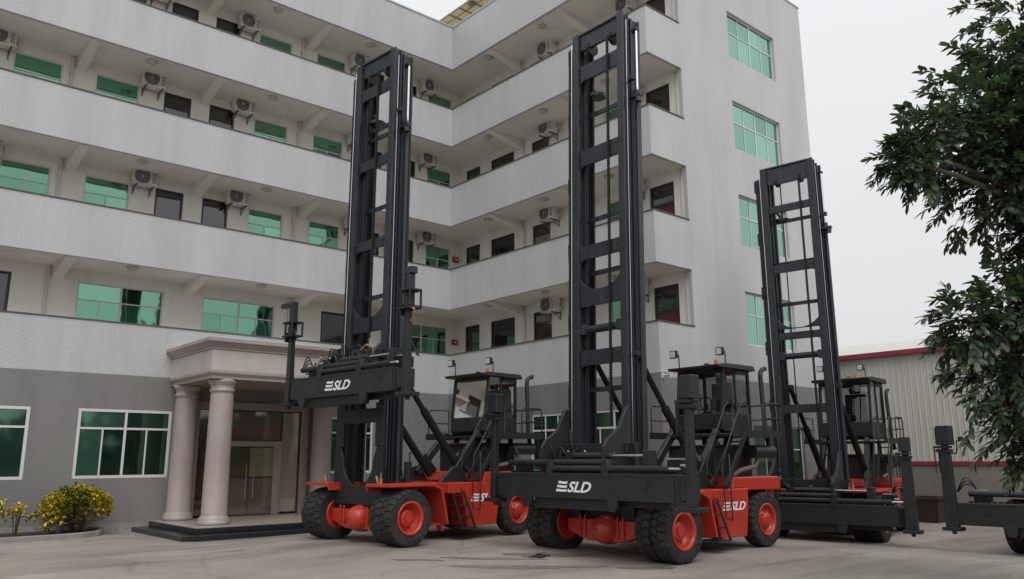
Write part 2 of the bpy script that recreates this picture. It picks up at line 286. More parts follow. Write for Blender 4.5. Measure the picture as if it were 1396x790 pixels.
# ------------------------------------------------------------------ mesh helpers
class MB:
    def __init__(s): s.v = []; s.f = []; s.sm = []
    def add(s, vs, fs, M=None, smooth=False):
        o = len(s.v)
        s.v += [tuple(M @ Vector(v)) for v in vs] if M is not None else [tuple(v) for v in vs]
        s.f += [tuple(i+o for i in f) for f in fs]; s.sm += [smooth]*len(fs); return s
    def box(s, x0, x1, y0, y1, z0, z1, M=None):
        if x0 > x1: x0, x1 = x1, x0
        if y0 > y1: y0, y1 = y1, y0
        if z0 > z1: z0, z1 = z1, z0
        v = [(x0,y0,z0),(x1,y0,z0),(x1,y1,z0),(x0,y1,z0),(x0,y0,z1),(x1,y0,z1),(x1,y1,z1),(x0,y1,z1)]
        return s.add(v, [(0,3,2,1),(4,5,6,7),(0,1,5,4),(1,2,6,5),(2,3,7,6),(3,0,4,7)], M)
    def bar(s, p, q, w, h, roll=(0, 0, 1)):
        p, q = Vector(p), Vector(q); d = (q-p).normalized(); u = Vector(roll)
        if abs(d.dot(u)) > 0.98: u = Vector((1, 0, 0))
        a = d.cross(u).normalized()*(w/2); b = a.cross(d).normalized()*(h/2)
        v = [p-a-b, p+a-b, p+a+b, p-a+b, q-a-b, q+a-b, q+a+b, q-a+b]
        return s.add(v, [(0,1,2,3)[::-1],(4,5,6,7),(0,1,5,4),(1,2,6,5),(2,3,7,6),(3,0,4,7)])
    def cyl(s, p, q, r, n=12, r2=None, cap=True):
        p, q = Vector(p), Vector(q); d = (q-p).normalized(); r2 = r if r2 is None else r2
        u = Vector((0, 0, 1)) if abs(d.z) < 0.9 else Vector((1, 0, 0))
        a = d.cross(u).normalized(); b = a.cross(d)
        v = []
        for k in range(n):
            t = 2*math.pi*k/n; o = a*math.cos(t)+b*math.sin(t); v += [p+o*r, q+o*r2]
        s.add(v, [(2*k, 2*k+1, (2*k+3) % (2*n), (2*k+2) % (2*n)) for k in range(n)], None, True)
        if cap: s.add([v[2*k] for k in range(n)], [tuple(range(n))]); s.add([v[2*k+1] for k in range(n)], [tuple(range(n))[::-1]])
        return s
    def tube(s, pts, r, n=6):
        P = [Vector(p) for p in pts]; v = []
        for i, p in enumerate(P):
            d = (P[min(i+1, len(P)-1)]-P[max(i-1, 0)]).normalized()
            u = Vector((0, 0, 1)) if abs(d.z) < 0.95 else Vector((1, 0, 0))
            a = d.cross(u).normalized(); b = a.cross(d)
            v += [p+(a*math.cos(2*math.pi*k/n)+b*math.sin(2*math.pi*k/n))*r for k in range(n)]
        f = [(i*n+k, i*n+(k+1) % n, (i+1)*n+(k+1) % n, (i+1)*n+k) for i in range(len(P)-1) for k in range(n)]
        s.add(v, f, None, True); s.add(v[:n], [tuple(range(n))[::-1]]); s.add(v[-n:], [tuple(range(n))]); return s
    def lathe(s, prof, c, axis='z', n=32, cap=False):
        v = []
        for r, h in prof:
            for k in range(n):
                t = 2*math.pi*k/n; a, b = r*math.cos(t), r*math.sin(t)
                o = {'z': (a, b, h), 'y': (a, h, b), 'x': (h, a, b)}[axis]
                v.append((c[0]+o[0], c[1]+o[1], c[2]+o[2]))
        f = [(i*n+k, i*n+(k+1) % n, (i+1)*n+(k+1) % n, (i+1)*n+k) for i in range(len(prof)-1) for k in range(n)]
        s.add(v, f, None, True)
        if cap:
            for i in (0, len(prof)-1): s.add(v[i*n:(i+1)*n], [tuple(range(n))])
        return s
    def prism(s, poly, axis, a0, a1):
        """poly in the two other axes (in x,y,z order), extruded along axis"""
        n = len(poly)
        def pt(u, w_, a): return {'x': (a, u, w_), 'y': (u, a, w_), 'z': (u, w_, a)}[axis]
        v = [pt(u, w_, a0) for u, w_ in poly]+[pt(u, w_, a1) for u, w_ in poly]
        return s.add(v, [tuple(range(n))[::-1], tuple(range(n, 2*n))]+[(k, (k+1) % n, n+(k+1) % n, n+k) for k in range(n)])
    def mesh(s, name, material):
        me = bpy.data.meshes.new(name); me.from_pydata(s.v, [], s.f)
        me.polygons.foreach_set('use_smooth', s.sm)
        bm = bmesh.new(); bm.from_mesh(me); bmesh.ops.recalc_face_normals(bm, faces=bm.faces); bm.to_mesh(me); bm.free()
        me.materials.append(MT[material] if isinstance(material, str) else material); me.update(); return me
    def build(s, name, material, parent=None, bevel=0.0, **k):
        return obj(name, s.mesh(name, material), parent, bevel, **k)

def obj(name, me, parent=None, bevel=0.0, loc=None, rot=None, **k):
    o = bpy.data.objects.new(name, me); COL.objects.link(o)
    if parent: o.parent = parent
    if loc: o.location = loc
    if rot: o.rotation_euler = rot
    if bevel:
        b = o.modifiers.new('edge', 'BEVEL'); b.width = bevel; b.segments = 1; b.limit_method = 'ANGLE'; b.angle_limit = R(40); b.harden_normals = False
    for a, v in k.items(): o[a] = v
    return o
def thing(name, label, cat, loc=(0, 0, 0), rz=0.0, group=None):
    o = bpy.data.objects.new(name, None); COL.objects.link(o); o.location = loc; o.rotation_euler = (0, 0, rz)
    o.empty_display_size = 0.2; o['label'] = label; o['category'] = cat
    if group: o['group'] = group
    return o
def tag(o, label, cat, group=None):
    o['label'] = label; o['category'] = cat
    if group: o['group'] = group
    return o
def text_mesh(txt, size, shear=0.0, extrude=0.004, weight=0.0, spacing=1.0):
    cu = bpy.data.curves.new('lettering', 'FONT'); cu.body = txt; cu.size = size; cu.shear = shear; cu.extrude = extrude; cu.offset = weight
    cu.space_character = spacing; cu.resolution_u = 3
    ob = bpy.data.objects.new('lettering', cu); COL.objects.link(ob)
    dg = bpy.context.evaluated_depsgraph_get(); dg.update()
    me = bpy.data.meshes.new_from_object(ob.evaluated_get(dg))
    bpy.data.objects.remove(ob); bpy.data.curves.remove(cu); return me

def ground_z(x, y):
    def ss(a, b, t): t = max(0, min(1, (t-a)/(b-a))); return t*t*(3-2*t)
    z = -GDROP*ss(-2.5, 2.4, x)
    z += 0.08*(1-ss(3.0, 5.2, math.hypot(x+6.7, y+8.3)))-0.03*(1-ss(4.0, 6.0, math.hypot(x+4.2, y+13.2)))
    z += -0.09*ss(-12.0, -10.6, x)*(1-ss(-5.5, -4.0, x))*ss(-6.5, -4.2, y)
    return z
GDROP = 0.22
ORD = ['first', 'second', 'third', 'fourth', 'fifth', 'sixth', 'seventh']
FLOOR = {2: 'second', 3: 'third', 4: 'fourth', 5: 'fifth'}

# ------------------------------------------------------------------ ground
def make_ground():
    xs = [-900, -300, -120, -60, -40]+[-30+0.75*i for i in range(67)]+[30, 60, 120, 300, 900]
    ys = [-900, -300, -120, -60, -40]+[-28+0.75*i for i in range(42)]+[12, 40, 120, 300, 900]
    mb = MB(); v = [(x, y, ground_z(x, y)) for x in xs for y in ys]; ny = len(ys)
    f = [(i*ny+j, (i+1)*ny+j, (i+1)*ny+j+1, i*ny+j+1) for i in range(len(xs)-1) for j in range(ny-1)]
    mb.add(v, f, None, True); mb.build('ground', 'yard', kind='structure')
make_ground()
def blot(name, cx, cy_, rx, ry, rz, seed, mt='damp'):
    rnd = random.Random(seed); n = 40; v = [(cx, cy_, ground_z(cx, cy_)+0.006)]
    ph = [rnd.uniform(0, 6.28) for _ in range(5)]
    for k in range(n):
        t = 2*math.pi*k/n; r = 1+sum(0.16*math.sin((i+2)*t+ph[i])/(1+i*0.3) for i in range(5))
        a, b = rx*r*math.cos(t), ry*r*math.sin(t)
        x, y = cx+a*math.cos(rz)-b*math.sin(rz), cy_+a*math.sin(rz)+b*math.cos(rz)
        v.append((x, y, ground_z(x, y)+0.006))
    return MB().add(v, [(0, 1+k, 1+(k+1) % n) for k in range(n)]).build(name, mt, kind='structure')
blot('wet_patch', -6.9, -12.5, 0.34, 0.20, 0.3, 1, 'puddle')
blot('damp_patch', -6.7, -12.55, 0.75, 0.30, -0.5, 7)
blot('damp_patch', -8.2, -13.3, 1.3, 0.22, -0.75, 2)
blot('damp_patch', -8.0, -12.2, 0.8, 0.12, -0.7, 4)
blot('damp_patch', -9.2, -11.6, 0.5, 0.07, -0.7, 5)
blot('damp_patch', -6.6, -14.9, 0.6, 0.16, -0.7, 6)

# ------------------------------------------------------------------ office building
H_END, W_END, DEEP = 9.59, 10.091, 1.75
ZB = {2: 4.25, 3: 7.49, 4: 10.83, 5: 14.17, 6: 17.53}
ZT = {2: 5.72, 3: 9.06, 4: 12.41, 5: 15.75, 6: 19.39}
NOTCH = 1.695
LEFT_END = -34.0
bld = thing('office_building', 'white tiled five storey office block with open corridors round an inner corner', 'building', (0, 0, 0))

def wall_face(plane, c, u0, u1, z0, z1, holes, depth, name, material, outward=-1):
    """wall sheet on plane 'y' (u = x) or 'x' (u = y) at c, facing the negative axis, with openings and their reveals"""
    us = sorted({u0, u1, *[h[0] for h in holes], *[h[1] for h in holes]}); zs = sorted({z0, z1, *[h[2] for h in holes], *[h[3] for h in holes]})
    us = [u for u in us if u0 <= u <= u1]; zs = [z for z in zs if z0 <= z <= z1]
    P = (lambda u, d, z: (u, c+d, z)) if plane == 'y' else (lambda u, d, z: (c+d, u, z))
    mb = MB()
    for i in range(len(us)-1):
        for j in range(len(zs)-1):
            um, zm = (us[i]+us[i+1])/2, (zs[j]+zs[j+1])/2
            if any(h[0] < um < h[1] and h[2] < zm < h[3] for h in holes): continue
            mb.add([P(us[i], 0, zs[j]), P(us[i+1], 0, zs[j]), P(us[i+1], 0, zs[j+1]), P(us[i], 0, zs[j+1])], [(0, 1, 2, 3)])
    for a, b, z_, zz in holes:
        q = [(a, z_), (b, z_), (b, zz), (a, zz)]
        for k in range(4):
            (u_, w_), (uu, ww) = q[k], q[(k+1) % 4]
            mb.add([P(u_, 0, w_), P(uu, 0, ww), P(uu, depth, ww), P(u_, depth, w_)], [(0, 1, 2, 3)])
    # closed body behind the sheet: back face
    mb.add([P(u0, depth+0.1, z0), P(u1, depth+0.1, z0), P(u1, depth+0.1, z1), P(u0, depth+0.1, z1)], [(0, 1, 2, 3)])
    return mb.build(name, material, bld)

CACHE = {}
def window(plane, c, u0, u1, z0, z1, depth, kind, glass, frame='alu', fw=0.045):
    """a window part (its outer frame) with panes and bars as sub-parts, fitted in an opening"""
    W, H = abs(u1-u0), z1-z0
    key = (round(W, 3), round(H, 3), kind, glass, frame)
    if key not in CACHE:
        t = 0.06
        hw = W/2
        fr = MB()
        fr.box(-hw, hw, 0, t, 0, fw); fr.box(-hw, hw, 0, t, H-fw, H); fr.box(-hw, -hw+fw, 0, t, fw, H-fw); fr.box(hw-fw, hw, 0, t, fw, H-fw)
        bars = MB(); panes = []; b = fw*0.55
        def cells(cols, za, zb_):
            for i in range(cols):
                a = -hw+fw+(W-2*fw)*i/cols; e_ = -hw+fw+(W-2*fw)*(i+1)/cols
                panes.append((a+(b*0.5 if i else 0), e_-(b*0.5 if i < cols-1 else 0), za, zb_))
                if i: bars.box(a-b*0.5-(0.012 if i*2 == cols else 0), a+b*0.5+(0.012 if i*2 == cols else 0), 0.008, t-0.006, za, zb_)
        if kind == 'upper': tz = H-0.53; lo, hi = 2, 1
        elif kind == 'wide': tz = H-0.53; lo, hi = 4, 2
        elif kind == 'ground': tz = H-0.53; lo, hi = 4, 2
        elif kind == 'ground3': tz = H-0.53; lo, hi = 3, 3
        elif kind == 'end': tz = H-0.74; lo, hi = 4, 4
        elif kind == 'dark': tz = H-0.42; lo, hi = 1, 1
        else: tz = H-0.5; lo, hi = 1, 1
        bars.box(-hw+fw, hw-fw, 0.004, t-0.004, tz-b*0.7, tz+b*0.7)
        cells(hi, tz+b*0.7, H-fw); cells(lo, fw, tz-b*0.7)
        pm = [MB().box(a, e_, 0.026, 0.034, p_, q_).mesh('pane', glass) for a, e_, p_, q_ in panes]
        CACHE[key] = (fr.mesh('window', frame), bars.mesh('frame_bars', frame), pm)
    fm, bm_, pm = CACHE[key]
    um = (u0+u1)/2
    loc = (um, c+depth, z0) if plane == 'y' else (c+depth, um, z0)
    rot = (0, 0, 0) if plane == 'y' else (0, 0, -math.pi/2)
    wd = obj('window', fm, bld, loc=loc, rot=rot)
    obj('frame_bars', bm_, wd)
    for q in pm: obj('pane', q, wd)
    return wd
def door(plane, c, u0, u1, z0, z1, depth, lower='brownpanel', split=0.55):
    W, H = abs(u1-u0), z1-z0; hw = W/2; f = 0.07
    key = ('door', round(W, 3), round(H, 3), lower, split)
    if key not in CACHE:
        zs_ = H*split
        fr = MB().box(-hw, -hw+f, 0, .07, 0, H).box(hw-f, hw, 0, .07, 0, H).box(-hw+f, hw-f, 0, .07, H-f, H).box(-hw+f, hw-f, 0.004, .066, zs_-0.05, zs_+0.05).box(-hw+f, hw-f, 0.004, .066, 0, 0.1)
        pn = MB().box(-hw+f, hw-f, 0.028, 0.036, zs_+0.05, H-f)
        pl = MB().box(-hw+f, hw-f, 0.025, 0.05, 0.1, zs_-0.05).box(-hw+f+0.08, hw-f-0.08, 0.015, 0.024, 0.2, zs_-0.15)
        CACHE[key] = (fr.mesh('door', 'darkframe'), pn.mesh('pane', 'darkglass'), pl.mesh('door_panel', lower))
    a, b, d = CACHE[key]; um = (u0+u1)/2
    loc = (um, c+depth, z0) if plane == 'y' else (c+depth, um, z0)
    o = obj('door', a, bld, loc=loc, rot=(0, 0, 0) if plane == 'y' else (0, 0, -math.pi/2))
    obj('pane', b, o); obj('door_panel', d, o); return o

# storeys: parapet bands, soffits, floors
for k in (2, 3, 4, 5, 6):
    b, t = ZB[k], ZT[k]; T = 0.12
    mb = MB()
    mb.box(LEFT_END, T, 0, T, b, t)                                   # left wing
    mb.box(0, T, -W_END, 0, b, t)                                     # right wing
    if k > 2 or True: mb.box(T, NOTCH, -W_END, -W_END+T, b, t)        # return on the end face
    mb.build('parapet', 'tile', bld)
    if k < 6:
        cp_ = MB(); cp_.box(LEFT_END, T+0.02, -0.025, T+0.02, t, t+0.035); cp_.box(-0.025, T+0.02, -W_END-0.025, -0.025, t, t+0.035); cp_.box(T+0.02, NOTCH, -W_END-0.025, -W_END+T+0.02, t, t+0.035)
        cp_.build('coping', 'coping', bld)
    else:
        cp_ = MB(); cp_.box(LEFT_END, T+0.02, -0.03, T+0.02, t, t+0.06); cp_.box(-0.03, T+0.02, -W_END-0.03, -0.03, t, t+0.06); cp_.box(T+0.02, H_END+0.03, -W_END-0.03, -W_END+T+0.02, t, t+0.06); cp_.box(H_END-T, H_END+0.03, -W_END+T+0.02, 9, t, t+0.06)
        cp_.build('coping', 'tile', bld)
    # slab with soffit just above the band's lower edge
    sl = MB(); sl.box(LEFT_END, DEEP+0.1, T, DEEP+0.1, b+0.012, b+0.16); sl.box(T, DEEP+0.1, -W_END+T, T, b+0.010, b+0.158)
    sl.build('slab', 'render', bld)
    if k > 2:
        # tapered cantilever beams under the soffit
        for x in (-28.3, -24.5, -20.7, -16.9, -13.1, -9.3, -5.5, -1.7):
            MB().prism([(T, b+0.012), (DEEP, b+0.012), (DEEP, b-0.36), (T, b-0.03)], 'x', x-0.14, x+0.14).build('cantilever_beam', 'render', bld)
        for y in (-2.2, -6.0):
            MB().prism([(T, b+0.010), (DEEP, b+0.010), (DEEP, b-0.36), (T, b-0.03)], 'y', y-0.14, y+0.14).build('cantilever_beam', 'render', bld)
# roof sheet and end parapet
MB().box(LEFT_END, H_END-0.2, DEEP+0.1, 9, 18.2, 18.4).box(DEEP+0.1, H_END-0.2, -W_END+0.2, DEEP+0.1, 18.2, 18.4).build('roof', 'plinth', bld)

# openings: left wing back wall (plane y = DEEP)
RC = 0.09
lw = {k: [] for k in (2, 3, 4, 5)}
for k in (3, 4, 5):
    top = {3: 10.49, 4: 13.86, 5: 17.2}[k]; fl = ZB[k]+0.165
    for a, b in ((-22.5, -21.2), (-18.75, -17.2), (-14.9, -13.58), (-12.65, -11.35), (-7.46, -6.18), (-5.16, -3.9), (0.04, 1.28)): lw[k].append(('w', a, b, top-1.5, top))
    for a, b in ((-24.2, -23.3), (-20.3, -19.4), (-16.66, -15.78), (-10.57, -9.68), (-9.06, -8.18), (-3.05, -2.16), (-1.45, -0.56)): lw[k].append(('d', a, b, fl, top+0.03))
fl = ZB[2]+0.165
lw[2] = [('w2', -20.1, -17.6, 5.93, 7.14), ('w2', -12.52, -10.03, 5.93, 7.14), ('w2', -8.79, -6.28, 5.93, 7.14), ('w2', -1.32, 1.17, 5.93, 7.14),
         ('d', -15.15, -14.25, fl, 7.17), ('d', -16.66, -15.78, fl, 7.17), ('dw', -4.5, -3.0, fl, 7.17)]
for k in (2, 3, 4, 5):
    hl = [(a, b, z0, z1) for _, a, b, z0, z1 in lw[k]]
    wall_face('y', DEEP, LEFT_END, DEEP, ZB[k]+0.16, ZB[k+1]+0.012, hl, RC, 'back_wall', 'render')
    for kd, a, b, z0, z1 in lw[k]:
        if kd == 'w': window('y', DEEP, a, b, z0, z1, RC-0.05, 'upper', 'green')
        elif kd == 'w2': window('y', DEEP, a, b, z0, z1, RC-0.05, 'wide', 'green')
        else: door('y', DEEP, a, b, z0, z1, RC-0.05, split=0.55 if k == 2 else 0.66)
# right wing back wall (plane x = DEEP)
rw = {}
for k in (2, 3, 4, 5):
    top = {2: 7.17, 3: 10.51, 4: 13.89, 5: 17.2}[k]; fl = ZB[k]+0.165
    rw[k] = [('d', 0.36, 1.3, fl, top), ('k', -1.80, -0.35, top-1.3, top), ('k', -3.83, -2.85, top-1.3, top), ('w', -7.95, -6.66, top-1.3, top-0.03), ('m', -9.53, -8.54, top-1.35 if k > 2 else top-1.6, top)]
    hl = [(a, b, z0, z1) for _, a, b, z0, z1 in rw[k]]
    wall_face('x', DEEP, -W_END+0.12, DEEP, ZB[k]+0.16, ZB[k+1]+0.010, hl, RC, 'back_wall', 'render')
    for kd, a, b, z0, z1 in rw[k]:
        if kd == 'd': door('x', DEEP, a, b, z0, z1, RC-0.05, split=0.5)
        elif kd == 'k': window('x', DEEP, a, b, z0, z1, RC-0.05, 'dark', 'darkglass', 'darkframe')
        elif kd == 'm': door('x', DEEP, a, b, z0, z1, RC-0.05, lower='maroon', split=0.5)
        else: window('x', DEEP, a, b, z0, z1, RC-0.05, 'upper', 'green')
# end face (plane y = -W_END)
ends = [(4.51, 7.5, z1-1.77, z1) for z1 in (17.33, 13.92, 10.53, 7.2)]
wall_face('y', -W_END, NOTCH, H_END, 4.25, 19.39, ends, 0.16, 'end_wall', 'tile')
for a, b, z0, z1 in ends: window('y', -W_END, a, b, z0, z1, 0.10, 'end', 'greenend', fw=0.05)
gend = [(4.51, 7.5, 1.1, 2.86)]
wall_face('y', -W_END, 0, H_END, -0.6, 4.25, gend, 0.16, 'end_wall', 'greytile')
window('y', -W_END, 4.51, 7.5, 1.1, 2.86, 0.10, 'end', 'greendark', fw=0.05)
MB().box(H_END-0.1, H_END, -W_END+0.27, 9, -0.6, 4.25).build('side_wall', 'greytile', bld)
MB().box(H_END-0.1, H_END, -W_END+0.27, 9, 4.25, 19.39).build('side_wall', 'tile', bld)
for k in (3, 4, 5, 6):   # strip over the notch is the parapet; fill the thin reveal
    MB().box(NOTCH, NOTCH+0.12, -W_END+0.002, -W_END+0.12, ZT[k-1] if k > 2 else 4.25, ZB[k]).build('notch_jamb', 'tile', bld)
# ground floor, left wing (plane y = 0) and right wing (plane x = 0)
PX0, PX1 = -9.24, -5.94
gl = [(-16.15, -13.69, 1.39, 3.27), (-12.53, -10.05, 1.39, 3.27), (-5.1, -3.24, 1.42, 3.28), (-23.0, -20.5, 1.39, 3.27), (PX0, PX1, 0.2, 3.38)]
wall_face('y', 0, LEFT_END, 0, -0.6, 4.25, gl, 0.14, 'front_wall', 'greytile')
for a, b, z0, z1 in gl[:4]: window('y', 0, a, b, z0, z1, 0.0 if b-a > 2 else 0.02, 'ground' if b-a > 2 else 'ground3', 'greendark', fw=0.075)
gr = [(-6.5, -4.6, 1.42, 3.29), (-9.5, -7.0, 1.42, 3.29)]
wall_face('x', 0, -W_END, 0, -0.6, 4.25, gr, 0.14, 'front_wall', 'greytile')
window('x', 0, -6.5, -4.6, 1.42, 3.29, 0.02, 'ground3', 'greendark', fw=0.075); window('x', 0, -9.5, -7.0, 1.42, 3.29, 0.02, 'ground', 'greendark', fw=0.075)
MB().box(LEFT_END, -10.3, -0.03, -0.002, -0.6, 0.19).box(-4.9, -0.03, -0.03, -0.002, -0.6, 0.19).box(-0.03, -0.002, -W_END-0.03, 0, -0.6, 0.17).build('plinth', 'plinth', bld)
# entrance glazing in its stone surround
def entrance():
    sur = MB(); sur.box(PX0-0.24, PX0, -0.07, 0.05, 0.2, 3.62); sur.box(PX1, PX1+0.24, -0.07, 0.05, 0.2, 3.62); sur.box(PX0, PX1, -0.07, 0.05, 3.38, 3.62)
    sur.build('entrance_surround', 'portalstone', bld, 0.012)
    d0, d1, dz = -8.62, -6.57, 2.44
    fr = MB(); fr.box(d0, d0+0.25, -0.02, 0.12, 0.2, dz); fr.box(d1-0.25, d1, -0.02, 0.12, 0.2, dz); fr.box(d0+0.25, d1-0.25, -0.02, 0.12, dz-0.17, dz)
    fo = fr.build('door_portal', 'portalstone', bld, 0.01)
    for a, b, z0, z1, mtl in ((PX0, d0, 0.24, 3.38, 'entryglass'), (d1, PX1, 0.24, 3.38, 'entryglass'), (d0, d1, dz, 3.38, 'entryglass')):
        g = MB().box(a+0.03, b-0.03, 0.075, 0.085, z0+0.03, z1-0.03).build('glass_panel', mtl, bld)
        MB().box(a, b, 0.06, 0.1, z0, z0+0.03).box(a, b, 0.06, 0.1, z1-0.03, z1).box(a, a+0.03, 0.06, 0.1, z0+0.03, z1-0.03).box(b-0.03, b, 0.06, 0.1, z0+0.03, z1-0.03).build('frame', 'darkframe', g)
    mid = (d0+d1)/2
    for sgn, a, b in ((-1, d0+0.25, mid-0.008), (1, mid+0.008, d1-0.25)):
        lo = MB().box(a, b, 0.03, 0.042, 0.24, 1.32).build('door_leaf', 'entryglass', bld)
        MB().box(a, b, 0.03, 0.042, 1.36, dz-0.2).build('pane', 'litglass', lo)
        MB().box(a, b, 0.022, 0.05, 1.32, 1.36).build('rail', 'darkframe', lo); MB().box(a, b, 0.022, 0.05, 0.2, 0.24).build('rail', 'darkframe', lo)
        hx = mid+sgn*0.12
        MB().cyl((hx, -0.06, 0.7), (hx, -0.06, 1.75), 0.014, 8).cyl((hx, -0.06, 0.85), (hx, 0.03, 0.85), 0.01, 6).cyl((hx, -0.06, 1.6), (hx, 0.03, 1.6), 0.01, 6).build('handle', 'chrome', lo)
    # red characters on the glass over the door
    band = MB().box(-8.30, -6.70, 0.055, 0.07, 2.56, 2.95).build('sign_band', 'entryglass', bld)
    for i, ch in enumerate('\u6b63\u5de5\u4ee5\u529b'):
        me = text_mesh(ch, 0.24, 0, 0.004, 0.0); me.materials.clear(); me.materials.append(MT['redletter'])
        o = obj('character', me, band, loc=(-8.2+0.40*i, 0.045, 2.64), rot=(R(90), 0, 0))
entrance()

# portico
por = thing('entrance_portico', 'pink granite entrance canopy on round columns over black steps', 'portico', (0, 0, 0))
PL, PR, PD = -10.17, -5.02, 3.2
def ring(mb, d, z0, z1, d2=None, dd=None):
    """course round three sides: offset d at z0 to d2 at z1"""
    d2 = d if d2 is None else d2
    v = [(PL-d, 0, z0), (PL-d, -PD-d, z0), (PR+d, -PD-d, z0), (PR+d, 0, z0), (PL-d2, 0, z1), (PL-d2, -PD-d2, z1), (PR+d2, -PD-d2, z1), (PR+d2, 0, z1)]
    mb.add(v, [(0, 1, 5, 4), (1, 2, 6, 5), (2, 3, 7, 6), (4, 5, 6, 7), (3, 2, 1, 0)])
MBf = MB(); ring(MBf, 0.0, 4.21, 4.78); MBf.build('fascia', 'fascia', por, 0.01)
c1 = MB(); ring(c1, 0.03, 4.78, 4.83); ring(c1, 0.04, 4.83, 4.97, 0.17); ring(c1, 0.19, 4.97, 5.06); c1.build('cornice', 'granite', por)
c2 = MB(); ring(c2, 0.04, 4.14, 4.21); ring(c2, -0.02, 4.07, 4.14, 0.03); ring(c2, -0.03, 4.0, 4.07); c2.build('architrave', 'granite', por)
def lamp_disc(parent_label, loc, group, r=0.17):
    t = thing('ceiling_light', parent_label, 'light', loc, 0, group)
    MB().lathe([(0.02, 0), (r, 0), (r, -0.035), (r-0.02, -0.045)], (0, 0, 0), 'z', 20).build('base', 'lampglass', t)
    MB().lathe([(r-0.02, -0.04), (r*0.85, -0.075), (r*0.5, -0.098), (0.002, -0.105)], (0, 0, 0), 'z', 20).build('diffuser', 'lampglass', t)
    return t
colp = [(0.33, 0), (0.40, 0), (0.40, 0.09), (0.385, 0.10), (0.39, 0.16), (0.36, 0.2), (0.34, 0.22), (0.325, 0.25), (0.318, 1.6), (0.30, 3.40), (0.295, 3.46), (0.33, 3.48), (0.33, 3.53), (0.30, 3.55), (0.32, 3.66), (0.385, 3.72), (0.385, 3.80), (0.3, 3.80)]
for x, y in ((-9.68, -2.80), (-9.80, -0.42), (-5.52, -2.80), (-5.40, -0.42)):
    MB().lathe(colp, (0, 0, 0), 'z', 40).build('column', 'granite', por, loc=(x, y, 0.2))
MB().box(-10.9, -4.3, -4.05, -0.001, -0.4, 0.05).build('step', 'blackgranite', por, 0.01)
MB().box(-10.45, -4.75, -3.65, -0.002, 0.05, 0.19).build('step', 'blackgranite', por, 0.01)
MB().box(-10.43, -4.77, -3.63, -0.003, 0.19, 0.2).build('landing', 'beigefloor', por)
lamp_disc('round lamp under the entrance canopy soffit', (-7.0, -1.9, 4.0), None, 0.24)

# air conditioners
def ac_mesh():
    c = MB().box(-0.36, 0.36, -0.30, 0, 0, 0.55).mesh('air_conditioner', 'ac')
    g = MB()
    g.lathe([(0.235, -0.302), (0.235, -0.325), (0.21, -0.33)], (-0.10, 0, 0.275), 'y', 24); g.lathe([(0.05, -0.33), (0.21, -0.315)], (-0.10, 0, 0.275), 'y', 24)
    for k in range(9): g.box(-0.33, 0.13, -0.335, -0.328, 0.055+0.055*k, 0.064+0.055*k)
    gm = g.mesh('fan_grille', 'grille')
    s = MB()
    for k in range(6): s.box(0.20, 0.33, -0.306, -0.30, 0.10+0.06*k, 0.13+0.06*k)
    sm = s.mesh('louvre', 'grille')
    br = MB(); x = 0.0; br.box(x-0.02, x+0.02, -0.36, 0.12, -0.045, 0); br.box(x-0.015, x+0.015, 0.09, 0.12, -0.26, -0.045); br.bar((x, -0.22, -0.03), (x, 0.10, -0.23), 0.02, 0.02)
    bm_ = br.mesh('bracket', 'steelrust')
    pp = MB().tube([(0.36, -0.10, 0.12), (0.44, -0.08, 0.10), (0.47, 0.0, 0.22), (0.46, 0.10, 0.36), (0.46, 0.125, 0.40)], 0.022, 6).mesh('pipe', 'ac')
    return c, gm, sm, bm_, pp
ACM = ac_mesh()
def ac(label, plane, u, z, group='air conditioners on the corridor walls'):
    d = DEEP-0.125
    if plane == 'y': t = thing('air_conditioner', label, 'air conditioner', (u, d, z), 0, group)
    else: t = thing('air_conditioner', label, 'air conditioner', (d, u, z), -math.pi/2, group)
    for n, me in zip(('casing', 'fan_grille', 'louvre', 'bracket', 'pipe'), ACM):
        o = obj(n, me, t)
        if n == 'louvre': o['kind'] = 'stuff'
        if n == 'bracket': o.location.x = -0.25; obj(n, me, t, loc=(0.25, 0, 0))
LAC = [-18.95, -15.3, -11.02, -7.98, -3.45, -0.12]
for k in (3, 4, 5):
    z = {3: 10.42, 4: 13.78, 5: 17.0}[k]-0.02
    for i, x in enumerate(LAC[::-1][:5]):
        where = ['beside the green window near the corner', 'half behind the mast', 'between dark door and third green window', 'between second green window and dark door', 'at the left edge'][i]
        ac('white air conditioner, %s floor of left wing, %s' % (FLOOR[k], where), 'y', x, z)
for k in (2, 3, 4, 5):
    z = {2: 6.98, 3: 10.42, 4: 13.78, 5: 17.0}[k]
    ac('white air conditioner, %s floor of right wing, above the small dark window' % FLOOR[k], 'x', -4.05, z)
    ac('white air conditioner, %s floor of right wing, at the notch beside the maroon panel' % FLOOR[k], 'x', -8.08, z)

